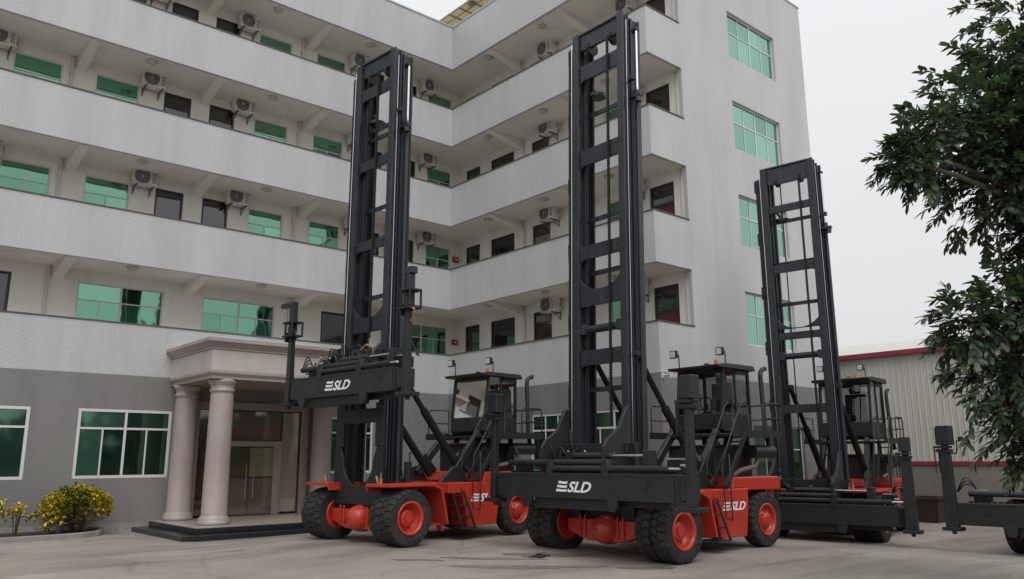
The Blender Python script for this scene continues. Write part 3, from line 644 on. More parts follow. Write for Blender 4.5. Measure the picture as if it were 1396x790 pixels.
# ceiling lights and drain pipes of the corridors
for k in (2, 3, 4, 5):
    zs_ = ZB[k+1]+0.008
    xs_ = (-11.4, -7.4, -3.6) if k > 2 else (-11.4, -7.4)
    for i, x in enumerate(xs_[::-1]):
        lamp_disc('round ceiling lamp, %s floor of left wing, %s from the inner corner' % (FLOOR[k], ORD[i]), (x, 0.42, zs_), 'corridor ceiling lamps')
    for i, y in enumerate((-1.72, -4.85, -7.9)):
        lamp_disc('round ceiling lamp, %s floor of right wing, %s from the inner corner' % (FLOOR[k], ORD[i]), (0.5, y, zs_-0.002), 'corridor ceiling lamps')
for k in (2, 3, 4, 5):
    z0, z1 = ZB[k]+0.16, ZB[k+1]-0.36
    for i, x in enumerate((-1.95, -5.78, -13.35)):
        t = MB().cyl((0, 0, z0), (0, 0, z1+0.34), 0.045, 10).box(-0.06, 0.06, -0.055, 0.06, z0+1.3, z0+1.36).box(-0.06, 0.06, -0.055, 0.06, z0+2.6, z0+2.66).build('drain_pipe', 'pipe', loc=(x, DEEP-0.06, 0))
        tag(t, 'pale drain pipe, %s floor of left wing, %s from the inner corner' % (FLOOR[k], ORD[i]), 'drain pipe', 'corridor drain pipes')
    t = MB().cyl((0, 0, z0), (0, 0, z1+0.34), 0.04, 10).box(-0.055, 0.06, -0.06, 0.06, z0+1.4, z0+1.46).build('drain_pipe', 'pipe', loc=(DEEP-0.055, -2.42, 0))
    tag(t, 'pale drain pipe between the dark windows of the right wing, %s floor' % FLOOR[k], 'drain pipe', 'corridor drain pipes')
for k, z in ((2, 6.44), (3, 9.93)):
    t = thing('wall_box', 'small red box on the corridor wall at the inner corner, %s floor' % FLOOR[k], 'box', (1.52, DEEP, z), 0, 'red boxes on the corridor corner')
    MB().box(-0.13, 0.13, -0.10, 0, 0, 0.22).build('box_body', 'redsign', t, 0.005); MB().box(-0.06, 0.06, -0.106, -0.10, 0.09, 0.13).build('plate', 'whitedecal', t)
# security camera on the outer corner
t = thing('security_camera', 'white security camera on an arm at the outer corner of the wall', 'camera', (0.02, -W_END, 4.05))
MB().cyl((0.05, 0, 0.10), (0.05, -0.35, 0.12), 0.02, 8).box(-0.0, 0.1, -0.03, 0, 0.03, 0.17).build('arm', 'alu', t)
MB().box(-0.06, 0.06, -0.62, -0.33, -0.01, 0.09).cyl((0, -0.62, 0.04), (0, -0.66, 0.04), 0.04, 10).build('camera_body', 'ac', t, 0.005)
# lattice canopy on the roof
t = thing('roof_canopy', 'lattice canopy with pale sheeting on the roof above the inner corner', 'canopy', (0, 0, 0))
mb = MB(); mb.box(0.45, 4.2, -9.5, 1.62, 20.62, 20.66); mb.build('sheet', 'skysheet', t)
for i in range(16): MB().box(0.38, 4.2, 1.57-0.7*i, 1.60-0.7*i, 20.55, 20.61).build('rafter', 'rooflattice', t)
for x in (0.40, 0.75, 1.15, 1.6, 2.3, 3.2, 4.1): MB().box(x-0.014, x+0.014, -9.5, 1.62, 20.51, 20.545).build('purlin', 'rooflattice', t)
for y in (1.3, -2.2, -5.7, -9.2): MB().box(1.95, 2.05, y-0.05, y+0.05, 18.4, 20.49).build('post', 'rooflattice', t)
MB().box(0.55, 0.85, -0.6, -0.2, 20.66, 20.9).build('vent_box', 'ac', t)

# ------------------------------------------------------------------ warehouse
def warehouse():
    t = thing('warehouse', 'cream corrugated shed with red eaves behind the cranes', 'building', (0, 0, 0))
    X = 11.0; y0, y1 = -42.0, -4.0
    prof = []; y = y0
    while y < y1:
        prof += [(y, 0), (y+0.15, 0), (y+0.165, -0.014), (y+0.19, -0.014), (y+0.205, 0)]; y += 0.205
    mb = MB(); n = len(prof)
    v = [(X+d, yy, 1.72) for yy, d in prof]+[(X+d, yy, 5.46) for yy, d in prof]
    mb.add(v, [(k, k+1, n+k+1, n+k) for k in range(n-1)]); mb.build('cladding', 'cladding', t)
    MB().box(X-0.02, X+0.25, y0, y1, -1.0, 1.60).build('block_wall', 'block', t)
    MB().box(X-0.07, X+0.1, y0, y1, 1.60, 1.72).build('red_flashing', 'redtrim', t)
    MB().box(X-0.22, X+0.12, y0, y1, 5.42, 5.58).build('eave_trim', 'redtrim', t)
    rf = MB(); rf.add([(X-0.15, y0, 5.58), (X-0.15, y1, 5.58), (X+9, y1, 7.2), (X+9, y0, 7.2)], [(0, 1, 2, 3)])
    rf.add([(X+9, y0, 7.2), (X+9, y1, 7.2), (X+18, y1, 5.8), (X+18, y0, 5.8)], [(0, 1, 2, 3)]); rf.build('roof', 'cladding', t)
    MB().box(X, X+18, y1-0.02, y1, -1, 5.6).box(X+17.8, X+18, y0, y1, -1, 5.6).build('side_wall', 'cladding', t)
    wd = MB().box(X-0.06, X-0.035, -16.9, -15.1, 3.1, 4.3).build('window', 'shutter', t)
    MB().box(X-0.08, X-0.06, -16.95, -15.05, 3.0, 3.1).build('sill', 'redtrim', wd); MB().box(X-0.075, X-0.06, -16.0, -15.95, 3.1, 4.3).build('frame', 'alu', wd)
warehouse()
gz = ground_z(10, -12)
t = thing('waste_skip', 'rusty brown tapered skip by the shed wall', 'skip', (10.2, -12.75, gz))
MB().add([(-.45, -.5, 0), (.45, -.5, 0), (.45, .5, 0), (-.45, .5, 0), (-.6, -.62, .78), (.6, -.62, .78), (.6, .62, .78), (-.6, .62, .78)], [(3, 2, 1, 0), (0, 1, 5, 4), (1, 2, 6, 5), (2, 3, 7, 6), (3, 0, 4, 7)]).build('tub', 'bin', t)
MB().box(-.64, .64, -.66, -.60, .74, .80).box(-.64, .64, .60, .66, .74, .80).box(-.64, -.58, -.60, .60, .74, .80).box(.58, .64, -.60, .60, .74, .80).build('rim', 'bin', t)
MB().cyl((-.3, .2, .7), (-.34, .25, 1.15), .03, 8).build('stick', 'steelrust', t)
t = thing('jerry_can', 'orange plastic can beside the rusty skip', 'can', (10.1, -11.85, gz))
MB().box(-.12, .12, -.15, .15, 0, .36).prism([(-.12, .36), (.12, .36), (.06, .44), (-.06, .44)], 'y', -.12, .12).build('can_body', 'orange', t, 0.02); MB().cyl((0, .08, .44), (0, .08, .5), .03, 8).build('cap', 'black', t)
t = thing('cement_sack', 'grey sack slumped against the shed beside the orange can', 'sack', (10.35, -11.5, gz))
mb = MB(); mb.lathe([(.01, 0), (.22, .02), (.27, .18), (.24, .36), (.12, .46), (.08, .50), (.11, .56), (.02, .57)], (0, 0, 0), 'z', 14); mb.build('sack_body', 'tarp', t)

# ------------------------------------------------------------------ container handlers
def logo(parent, M, size):
    """white emblem: three waves, then italic SLD lettering; local x to the right, y up, on the face z = 0"""
    s = size; mb = MB()
    for y0, x0, x1 in ((0.0, -0.15, 1.30), (0.375, 0.02, 1.36), (0.75, 0.20, 1.44)):
        n = 10; top = []; bot = []
        for k in range(n+1):
            u = k/n; x = (x0+(x1-x0)*u)*s; wv = 0.03*math.sin(u*2*math.pi+0.6)*s
            bot.append((x, y0*s+wv*(1 if y0 else .3))); top.append((x+0.06*s, (y0+.22)*s+wv))
        v = [(x, y, 0.0) for x, y in bot]+[(x, y, 0.0) for x, y in top]
        mb.add(v, [(k, k+1, n+2+k, n+1+k) for k in range(n)])
    o = mb.build('emblem', 'whitedecal', parent); o.matrix_local = M
    me = text_mesh('SLD', s*1.36, 0.40, 0.001, s*0.035, 0.98); me.materials.clear(); me.materials.append(MT['whitedecal'])
    o2 = obj('lettering', me, parent); o2.matrix_local = M @ Matrix.Translation((1.36*s, 0.0, 0.0)) @ Matrix.Diagonal((1.32, 1, 1, 1))

def tyre_mesh(r, w_, rim):
    mb = MB(); h = w_/2
    prof = [(rim, -h*0.80), (rim+0.03, -h*0.92), (r*0.80, -h*0.98), (r*0.90, -h*0.95), (r*0.935, -h*0.80), (r*0.94, 0), (r*0.935, h*0.80), (r*0.90, h*0.95), (r*0.80, h*0.98), (rim+0.03, h*0.92), (rim, h*0.80)]
    mb.lathe(prof, (0, 0, 0), 'y', 48)
    n = 24; da = 2*math.pi/n
    # one lug: zig-zag block from the middle of the tread out and down the shoulder
    cross = [(0.006, r, 0.46), (h*0.30, r, 0.12), (h*0.58, r*0.998, 0.34), (h*0.90, r*0.985, 0.22), (h*1.01, r*0.93, 0.22), (h*1.005, r*0.85, 0.22)]
    for sgn in (-1, 1):
        for k in range(n):
            a = da*(k+(0.5 if sgn > 0 else 0)); v = []
            for y, rr, sh in cross:
                for e_ in (-0.40, 0.40):
                    t = a+da*(e_+sh); v.append((rr*math.cos(t), y*sgn, rr*math.sin(t)))
            m_ = len(cross)
            for y, rr, sh in cross:
                yy, r2 = (y, r*0.92) if y < h*0.85 else (h*0.88, min(rr, r*0.90))
                for e_ in (-0.43, 0.43):
                    t = a+da*(e_+sh); v.append((r2*math.cos(t), yy*sgn, r2*math.sin(t)))
            f = []
            for q in range(m_-1):
                a0, b0, a1, b1 = 2*q, 2*q+1, 2*q+2, 2*q+3; o = 2*m_
                f += [(a0, b0, b1, a1), (a0, a1, a1+o, a0+o), (b0, b0+o, b1+o, b1)]
            f += [(0, 2*m_, 2*m_+1, 1), (2*m_-2, 2*m_-1, 4*m_-1, 4*m_-2)]
            mb.add(v, f)
    return mb.mesh('tyre', 'rubber')
TR = 0.575
TYRE = tyre_mesh(TR, 0.35, 0.31)
def rim_mesh(convex):
    mb = MB()
    if convex:
        mb.lathe([(0.30, 0.14), (0.325, 0.155), (0.325, 0.165), (0.29, 0.165), (0.275, 0.12), (0.26, 0.05), (0.20, 0.06), (0.18, 0.10), (0.15, 0.115), (0.12, 0.17), (0.08, 0.185), (0.001, 0.185)], (0, 0, 0), 'y', 32)
        for k in range(10):
            a = 2*math.pi*k/10; mb.cyl((0.155*math.cos(a), 0.1, 0.155*math.sin(a)), (0.155*math.cos(a), 0.14, 0.155*math.sin(a)), 0.018, 6)
            a += math.pi/10; mb.box(-0.022, 0.022, 0.052, 0.058, 0.205, 0.25, Matrix.Rotation(a, 4, 'Y'))
    else:
        mb.lathe([(0.30, 0.14), (0.33, 0.155), (0.33, 0.168), (0.29, 0.168), (0.27, 0.12), (0.255, -0.02), (0.20, -0.03), (0.17, -0.02), (0.165, 0.04), (0.15, 0.065), (0.07, 0.07), (0.001, 0.07)], (0, 0, 0), 'y', 32)
        for k in range(10):
            a = 2*math.pi*k/10; mb.cyl((0.215*math.cos(a), -0.03, 0.215*math.sin(a)), (0.215*math.cos(a), 0.0, 0.215*math.sin(a)), 0.017, 6)
    mb.lathe([(0.30, -0.14), (0.33, -0.16), (0.26, -0.14), (0.16, -0.08), (0.001, -0.07)], (0, 0, 0), 'y', 24)
    return mb.mesh('rim', 'red')
RIM_F, RIM_R = rim_mesh(False), rim_mesh(True)
for me_ in (RIM_F, RIM_R): me_.transform(Matrix.Diagonal((1.06, 1.06, 1.06, 1)))
def wheel(t, x, y, side, convex, rot):
    w_ = obj('wheel', MB().cyl((0, -0.10, 0), (0, 0.10, 0), 0.10, 12).mesh('wheel', 'red'), t, loc=(x, y, TR))
    w_.rotation_euler = (0, rot, 0 if side > 0 else math.pi)
    obj('tyre', TYRE, w_); obj('rim', RIM_R if convex else RIM_F, w_)

def fillet_plate(mb, x0, x1, hw, z0, z1, rad, up_=False):
    """cross plate with rounded gussets towards the rails below (or above) it"""
    n = 5; poly = [(-hw, z0), (-hw, z1), (hw, z1), (hw, z0)]
    if rad:
        low = []
        for k in range(n+1):
            a = math.pi/2*k/n; low.append((hw-rad+rad*math.sin(a)*1.0, z0-rad+rad*math.cos(a)))
        # arc from (hw-rad, z0) to (hw, z0-rad)
        R_ = [(hw-rad, z0)]+[(hw-rad*(1-math.sin(math.pi/2*k/n)), z0-rad*(1-math.cos(math.pi/2*k/n))) for k in range(1, n+1)]
        poly = [(-hw, z1), (hw, z1)]+R_[::-1]+[(-p, q) for p, q in R_]
        if up_: zc = z0+z1; poly = [(p, zc-q) for p, q in poly]
    mb.prism(poly, 'x', x0, x1)

def make_handler(label, loc, rz, zt, tilt, zb, yl, yr, beam_l, beam_r, plates, rungs, arcs, tube_z, ucarr, cab_dz=0.0, mast_y=0.0, bottoms='low', logo_beam=True, chain_y=0.34, lean_cols=0.0, small=False, logo_y=0.09, logo_side=True, half=(1.49, 1.12), cdx=0.0, track_w=.115, post_w=.075, box_k=1.0, cab_s=1.0):
    t = thing('container_handler', label, 'container handler', loc, rz, 'black and red container handlers parked in the yard')
    P = lambda mb, n, m_, bv=0.008, par=None, **k: mb.build(n, m_, par or t, bv, **k)
    PS = lambda mbs, n, m_, bv=0.008, par=None, **k: [P(q, n, m_, bv, par, **k) for q in mbs]
    # wheels
    k = 0
    for side in (1, -1):
        for y in half: wheel(t, 0, side*y, side, False, 0.3+k*0.7); k += 1
        wheel(t, -3.72, side*1.06, side, True, k*0.9)
    # axles
    ax = MB(); ax.prism([(-1.0, .44), (-.45, .28), (.45, .28), (1.0, .44), (1.0, .70), (-1.0, .70)], 'x', -.17, .17)
    P(ax, 'front_axle', 'red', 0.02)
    df = MB(); df.lathe([(0.02, .42), (.17, .40), (.25, .30), (.29, .16), (.30, 0), (.27, -.16)], (0, 0.05, .52), 'x', 24)
    P(df, 'differential', 'red', 0)
    for y in (-.62, -.48, .40, .54): P(MB().cyl((.19, y, .34), (.19, y, .78), .02, 8).box(.16, .22, y-.035, y+.035, .44, .49), 'axle_bolt', 'red', 0)
    P(MB().box(-3.82, -3.62, -.95, .95, .45, .68), 'rear_axle', 'black2')
    # frame
    ch = MB(); ch.box(-3.3, .05, -.62, .62, .72, 1.16); P(ch, 'chassis', 'black2', 0.01)
    dk = MB(); dk.box(-2.4, -.45, -.66, .66, 1.165, 1.235); P(dk, 'deck', 'red', 0.01)
    for s in (1, -1):
        f = MB(); f.prism([(.50, 1.205), (.50, 1.27), (-.70, 1.27), (-.95, 1.15), (-1.12, .40), (-1.07, .40), (-.90, 1.12), (-.68, 1.205)], 'y', s*.72, s*(half[0]+.11))
        f.prism([(.45, 1.10), (.50, 1.205), (-.68, 1.205), (-.80, 1.10)], 'y', s*.70, s*.74)
        P(f, 'fender', 'red', 0.01)
        lt = MB().cyl((.35, s*1.05, 1.27), (.35, s*1.05, 1.38), .035, 8)
        o = P(lt, 'marker_lamp', 'orange', 0); P(MB().cyl((.35, s*1.05, 1.38), (.35, s*1.05, 1.5), .018, 8).cyl((.35, s*.96, 1.27), (.40, s*.96, 1.44), .03, 8), 'pin', 'chrome', 0, o)
    # side boxes with steps and fuel tank
    for s in (1, -1):
        y0, y1 = s*.66, s*1.22
        b = MB(); b.prism([(-1.80, 1.25), (-3.06, 1.25), (-3.06, .95), (-2.94, .27), (-2.02, .27)], 'y', y0, y1); bx_ = P(b, 'side_tank', 'red', 0.015)
        b = MB(); b.prism([(-1.42, 1.25), (-1.80, 1.25), (-1.80, 1.02), (-1.42, 1.02)], 'y', y0, y1); b.box(-1.80, -1.20, y0, s*.80, .30, 1.02); b.prism([(-1.42, 1.02), (-1.47, 1.02), (-1.62, .18), (-1.57, .18)], 'y', y0, s*.84)
        P(b, 'step_recess', 'red', 0.01)
        P(MB().box(-1.98, -1.80, s*.665, s*.70, .30, 1.0), 'step_backing', 'black2', 0)
        for i, z in enumerate((.24, .49, .74, .97)): P(MB().box(-2.12+.10*i, -1.72+.08*i, s*.98, s*(1.36-.02*i), z, z+.026), 'step', 'black2', 0)
        P(MB().bar((-1.80, s*1.30, 1.08), (-2.12, s*1.37, .24), .022, .05), 'step_stringer', 'black2', 0); P(MB().bar((-1.48, s*1.30, 1.02), (-1.72, s*1.37, .24), .022, .04), 'step_stringer', 'black2', 0)
        if s > 0 and logo_side:
            Mx = Matrix(((-1, 0, 0, -2.13), (0, 0, 1, s*1.2245), (0, 1, 0, .82), (0, 0, 0, 1)))
            logo(bx_, Mx, .175)
        hr = MB().tube([(-2.33, s*1.26, .62), (-2.33, s*1.30, .62), (-2.33, s*1.30, 1.95), (-2.33, s*1.26, 1.95)], .017, 6); P(hr, 'grab_rail', 'black2', 0)
        hr = MB().tube([(-2.28, s*1.30, .66), (-2.13, s*1.30, .66), (-2.10, s*1.30, .72), (-2.10, s*1.30, 1.5)], .014, 6)
        P(hr, 'grab_rail', 'black2', 0)
    # counterweight hump over the rear wheels
    cw = MB(); cw.prism([(-2.55, 1.25), (-2.62, 1.48), (-4.35, 1.48), (-4.42, 1.40), (-4.42, 1.20), (-3.08, 1.20), (-3.02, 1.25)], 'y', -1.18, 1.18); cw.prism([(-4.10, .55), (-4.10, 1.20), (-4.42, 1.20), (-4.42, .62)], 'y', -1.0, 1.0)
    P(cw, 'counterweight', 'red', 0.02)
    # engine cover, supports of the cab
    eng = MB(); eng.box(-4.2, -2.75, -.62, .62, 1.485, 2.12); eng.box(-4.25, -2.7, -.66, .66, 2.12, 2.17)
    for i in range(7): eng.box(-4.0+.17*i, -3.92+.17*i, .62, .64, 1.6, 2.02); eng.box(-4.0+.17*i, -3.92+.17*i, -.64, -.62, 1.6, 2.02)
    P(eng, 'engine_cover', 'black2', 0.01)
    P(MB().cyl((-3.75, .92, 2.02), (-4.55, .92, 2.02), .15, 18).cyl((-4.55, .92, 2.02), (-4.6, .92, 2.02), .06, 10), 'muffler', 'black', 0).location.x = cdx
    P(MB().tube([(-4.5, .90, 2.1), (-4.5, .84, 2.4), (-4.5, .80, 3.70), (-4.52, .80, 3.80), (-4.60, .80, 3.87), (-4.72, .80, 3.90)], .055, 10), 'exhaust_pipe', 'black2', 0).location = (cdx, 0, cab_dz)
    P(MB().tube([(-3.2, .75, 1.5), (-3.4, .85, 1.62), (-3.9, .9, 1.7), (-4.0, .9, 1.85)], .05, 8), 'intake_hose', 'steelrust', 0)
    for s in (1, -1):
        P(MB().prism([(-1.50, 1.24), (-1.95, 1.60), (-2.20, 1.62), (-2.45, 1.24)], 'y', s*.70, s*.78), 'strut_bracket', 'black', 0.01)
        PS([MB().bar((-2.05, s*.66, 1.45), (-2.95+cdx, s*.60, 2.42+cab_dz), .13, .17), MB().bar((-2.60, s*.62, 1.48), (-2.20, s*.62, 1.9), .08, .12),
            MB().bar((-4.1+cdx, s*.58, 1.48), (-4.1+cdx, s*.58, 2.34+cab_dz), .10, .10), MB().bar((-3.0+cdx, s*.60, 1.48), (-3.35+cdx, s*.60, 2.34+cab_dz), .10, .12)], 'cab_support', 'black', 0.01)
    P(MB().cyl((-1.1, .15, 1.24), (-1.1, .15, 1.72), .09, 12), 'oil_filter', 'black2', 0); P(MB().box(-1.3, -1.0, -.3, -.08, 1.24, 1.34), 'hydraulic_block', 'black2', 0)
    # platform and railings
    z0 = 2.34+cab_dz
    P(MB().box(-4.72, -2.75, -1.12, 1.12, z0-.05, z0).box(-4.74, -2.73, 1.12, 1.15, z0-.07, z0+.08).box(-4.74, -2.73, -1.15, -1.12, z0-.07, z0+.08), 'platform', 'black2', 0).location.x = cdx
    for s in (1, -1):
        rl = MB()
        pts = [(-3.95, s*1.13, z0), (-3.95, s*1.13, z0+.62), (-4.02, s*1.13, z0+.70), (-4.62, s*1.13, z0+.70), (-4.70, s*1.13, z0+.62), (-4.70, s*1.13, z0)]
        rl.tube(pts, .019, 6); rl.tube([(-3.95, s*1.13, z0+.36), (-4.70, s*1.13, z0+.36)], .015, 6); rl.tube([(-4.33, s*1.13, z0), (-4.33, s*1.13, z0+.70)], .015, 6)
        P(rl, 'railing', 'black2', 0).location.x = cdx
    rl = MB(); rl.tube([(-2.80, -1.13, z0), (-2.80, -1.13, z0+.62), (-2.87, -1.13, z0+.70), (-3.5, -1.13, z0+.70), (-3.5, -1.13, z0)], .019, 6); rl.tube([(-2.8, -1.13, z0+.36), (-3.5, -1.13, z0+.36)], .015, 6)
    P(rl, 'railing', 'black2', 0).location.x = cdx
    rl = MB(); rl.tube([(-4.70, 1.13, z0+.68), (-4.72, 0, z0+.70), (-4.70, -1.13, z0+.68)], .019, 6); P(rl, 'rear_rail', 'black2', 0).location.x = cdx
    rl = MB(); rl.tube([(-4.70, 1.13, z0+.36), (-4.70, -1.13, z0+.36)], .015, 6); P(rl, 'rear_rail', 'black2', 0).location.x = cdx
    # ladder from the side tank up to the platform
    for y in (.86, 1.20): P(MB().bar((-2.30, y, 1.28), (-3.15+cdx, y, z0+.02), .05, .09), 'ladder_side', 'black', 0)
    for i in range(5):
        u = (i+.6)/5.4; xx = -2.30-(.85-cdx)*u; P(MB().box(xx-.10, xx+.06, .87, 1.19, 1.28+(z0-1.28)*u-.015, 1.28+(z0-1.28)*u+.015), 'ladder_rung', 'black', 0)
    for y in (.84, 1.23): P(MB().tube([(-2.15, y, 1.5), (-2.2, y, 1.85), (-2.95+cdx, y, z0+.62), (-3.10+cdx, y, z0+.70), (-3.22+cdx, y, z0+.62), (-3.22+cdx, y, z0)], .018, 6), 'handrail', 'black', 0)
    # cab
    cx0, cx1, cyw = -3.15, -4.28, .64; zw0, zw1 = 2.82+cab_dz, 3.82+cab_dz; zc0 = 2.40+cab_dz
    cab = MB(); cab.prism([(cx0+.02, zw0), (cx0+.03, zc0+.06), (cx0-.05, zc0), (cx1, zc0), (cx1, zw0)], 'y', -cyw, cyw)
    cb = P(cab, 'cab', 'black', 0.015); cb.scale = (cab_s,)*3; cb.location = (cdx+(cx0-.55)*(1-cab_s), 0, (zc0-.02)*(1-cab_s))
    for s in (1, -1):
        PS([MB().bar((cx0, s*(cyw-.03), zw0), (cx0-.13, s*(cyw-.03), zw1), .06, .06), MB().bar((cx1+.03, s*(cyw-.03), zw0), (cx1+.03, s*(cyw-.03), zw1), .06, .06), MB().bar((cx0-.56, s*(cyw-.03), zw0), (cx0-.56, s*(cyw-.03), zw1), .05, .05)], 'pillar', 'black2', 0, cb)
        P(MB().box(cx1+.06, cx0-.62, s*(cyw-.06), s*cyw, zw1-.10, zw1), 'window_head', 'black2', 0, cb)
    P(MB().box(cx0-.17, cx0-.10, -cyw+.06, cyw-.06, zw1-.06, zw1), 'window_head', 'black2', 0, cb); P(MB().box(cx1, cx1+.05, -cyw+.06, cyw-.06, zw1-.06, zw1), 'window_head', 'black2', 0, cb)
    P(MB().prism([(cx0+.16, zw1+.02), (cx0+.18, zw1+.08), (cx0-.1, zw1+.12), (cx1-.08, zw1+.12), (cx1-.14, zw1+.06), (cx1-.14, zw1)], 'y', -cyw-.08, cyw+.08), 'cab_roof', 'black', 0.01, cb)
    gl_ = [MB().add([(cx0-.005, -cyw+.06, zw0), (cx0-.005, cyw-.06, zw0), (cx0-.125, cyw-.06, zw1-.06), (cx0-.125, -cyw+.06, zw1-.06)], [(0, 1, 2, 3)]),
           MB().add([(cx1+.02, -cyw+.06, zw0), (cx1+.02, cyw-.06, zw0), (cx1+.02, cyw-.06, zw1-.06), (cx1+.02, -cyw+.06, zw1-.06)], [(0, 1, 2, 3)])]
    for s in (1, -1):
        gl_.append(MB().add([(cx0-.03, s*(cyw-.02), zw0), (cx0-.53, s*(cyw-.02), zw0), (cx0-.53, s*(cyw-.02), zw1), (cx0-.15, s*(cyw-.02), zw1)], [(0, 1, 2, 3)]))
        gl_.append(MB().add([(cx0-.59, s*(cyw-.02), zw0), (cx1+.06, s*(cyw-.02), zw0), (cx1+.06, s*(cyw-.02), zw1-.1), (cx0-.59, s*(cyw-.02), zw1-.1)], [(0, 1, 2, 3)]))
    for g in gl_: P(g, 'window', 'cabglass', 0, cb)
    P(MB().box(-4.15, -4.03, -.27, .27, zw0+.0, zw0+.75).box(-4.05, -3.6, -.27, .27, zw0-.08, zw0+.08).box(-4.12, -4.04, -.15, .15, zw0+.76, zw0+.92), 'seat', 'hose', 0.03, cb)
    sw = MB(); sw.cyl((-3.30, 0, zw0-.1), (-3.48, 0, zw0+.22), .035, 8)
    ringp = [(-3.48+.09*math.cos(a)*1.0, .19*math.sin(a), zw0+.22+.17*math.cos(a)) for a in [2*math.pi*i/16 for i in range(17)]]
    sw.tube(ringp, .015, 6); sw.box(-3.35, -3.25, .25, .45, zw0, zw0+.3); P(sw, 'steering_wheel', 'hose', 0, cb)
    P(MB().tube([(cx0-.02, -.2, zw0+.02), (cx0-.06, .05, zw0+.45)], .012, 6), 'wiper', 'hose', 0, cb)
    rz0 = zc0-.02+(zw1+.14-zc0)*cab_s
    for y, xx in ((-.52, cx0-.02), (.55, cx0-.35)):
        lp = MB(); lp.tube([(xx, y, rz0-.02), (xx, y, rz0+.30), (xx+.03, y-.03, rz0+.32)], .016, 6); lp.box(xx+.0, xx+.09, y-.20, y-.02, rz0+.22, rz0+.40)
        o = P(lp, 'work_lamp', 'black2', 0.005); o.location.x = cdx
        P(MB().box(xx+.091, xx+.096, y-.18, y-.04, rz0+.24, rz0+.38), 'lens', 'lens', 0, o)
    P(MB().cyl((cx0-.25, .1, rz0), (cx0-.25, .1, rz0+.05), .06, 10), 'roof_vent', 'black2', 0).location.x = cdx
    P(MB().cyl((cx0-.50, .2, rz0-.02), (cx0-.50, .2, rz0+.15), .065, 12, .05), 'beacon', 'amber', 0).location.x = cdx
    # ---------------- mast (tilted frame)
    T = lambda x, z: x-math.tan(tilt)*(z-1.0)
    mz0 = .72
    mroot = MB(); my = mast_y
    def rail(prof, za, zb_):
        """extrude a profile (x,y) along the tilted mast"""
        out_ = MB(); n = len(prof)
        v = [(T(x, za), y+my, za) for x, y in prof]+[(T(x, zb_), y+my, zb_) for x, y in prof]
        return out_.add(v, [tuple(range(n))[::-1], tuple(range(n, 2*n))]+[(k_, (k_+1) % n, n+(k_+1) % n, n+k_) for k_ in range(n)])
    for s in (1, -1):
        pr = [(.08, .60), (.08, .78), (.04, .78), (.04, .70), (-.12, .70), (-.12, .76), (-.16, .76), (-.16, .60), (-.12, .60), (-.12, .665), (.03, .665), (.03, .60)]
        P(rail([(x, s*y) for x, y in pr], mz0+.25, zt), 'inner_mast_rail', 'mastpaint', 0.004)
        pr = [(-.18, .60), (-.18, .80), (-.22, .80), (-.22, .755), (-.42, .755), (-.42, .81), (-.47, .81), (-.47, .60), (-.42, .60), (-.42, .71), (-.22, .71), (-.22, .60)]
        P(rail([(x, s*y) for x, y in pr], mz0-.1, zt-.10), 'outer_mast_rail', 'mastpaint', 0.004)
        cyl_ = MB().cyl((T(-.30, mz0+.2), s*.85+my, mz0+.2), (T(-.30, zt-1.95), s*.85+my, zt-1.95), .052, 12); cyl_.cyl((T(-.30, zt-1.99), s*.85+my, zt-1.99), (T(-.30, zt-1.87), s*.85+my, zt-1.87), .075, 12)
        o = P(cyl_, 'lift_cylinder', 'mastpaint', 0)
        P(MB().cyl((T(-.30, zt-1.87), s*.85+my, zt-1.87), (T(-.30, zt-.38), s*.85+my, zt-.38), .032, 10), 'piston_rod', 'chrome', 0, o)
        P(MB().box(T(-.30, zt-.4)-.06, T(-.30, zt-.4)+.06, s*.76+my, s*.90+my, zt-.40, zt-.34), 'rod_head', 'mastpaint', 0.005, o)
        xw, yw_ = (-.02, .80) if s > 0 else (.10, -.79)
        rod = MB().cyl((T(xw, 1.6), yw_+my, 1.6), (T(xw, zt-.2), yw_+my, zt-.2), .011 if s < 0 else .008, 6)
        P(rod, 'edge_glint_rod', 'chrome', 0)  # thin chrome rods added for the light glinting along the rail edges
        P(MB().box(T(-.2, zt-2.0)-.05, T(-.2, zt-2.0)+.09, s*.80+my, s*1.06+my, zt-2.08, zt-2.02).cyl((T(-.18, zt-2.1), s*.98+my, zt-2.08), (T(-.18, zt-2.1), s*.98+my, zt-2.2), .07, 10), 'hose_pulley', 'mastpaint', 0)
    for (za, zb_, kind) in plates:
        mb = MB(); xx = T(0, (za+zb_)/2)
        if kind == 'top': mb.box(xx-.06, xx+.02, -.60+my, .60+my, za, zb_); mb.box(xx-.30, xx+.06, -.62+my, .62+my, zb_-.02, zb_+.03)
        else:
            q = MB(); fillet_plate(q, xx-.03, xx+.03, .62, za, zb_, {'f': .16, 'u': .16, 'p': 0, 'F': .30}[kind], kind == 'u'); mb.add([(x, y+my, z) for x, y, z in q.v], q.f)
            mb.box(xx-.10, xx-.03, -.60+my, .60+my, (za+zb_)/2-.03, (za+zb_)/2+.03)
        P(mb, 'cross_plate', 'mastpaint', 0.006)
    bl = MB()
    for (za, zb_, kind) in plates:
        for sy in (-.53, -.46, .46, .53):
            for zz in (za+.07, zb_-.07): xx = T(.03 if kind != 'top' else .02, zz); bl.cyl((xx-.002, sy+my, zz), (xx+.016, sy+my, zz), .018, 6)
    for z_ in [1.9+.62*i for i in range(int((zt-2.4)/.62))]:
        for s_ in (1, -1): bl.cyl((T(.078, z_), s_*.69+my, z_), (T(.094, z_), s_*.69+my, z_), .016, 6)
    P(bl, 'bolts', 'fitting', 0, kind='stuff')
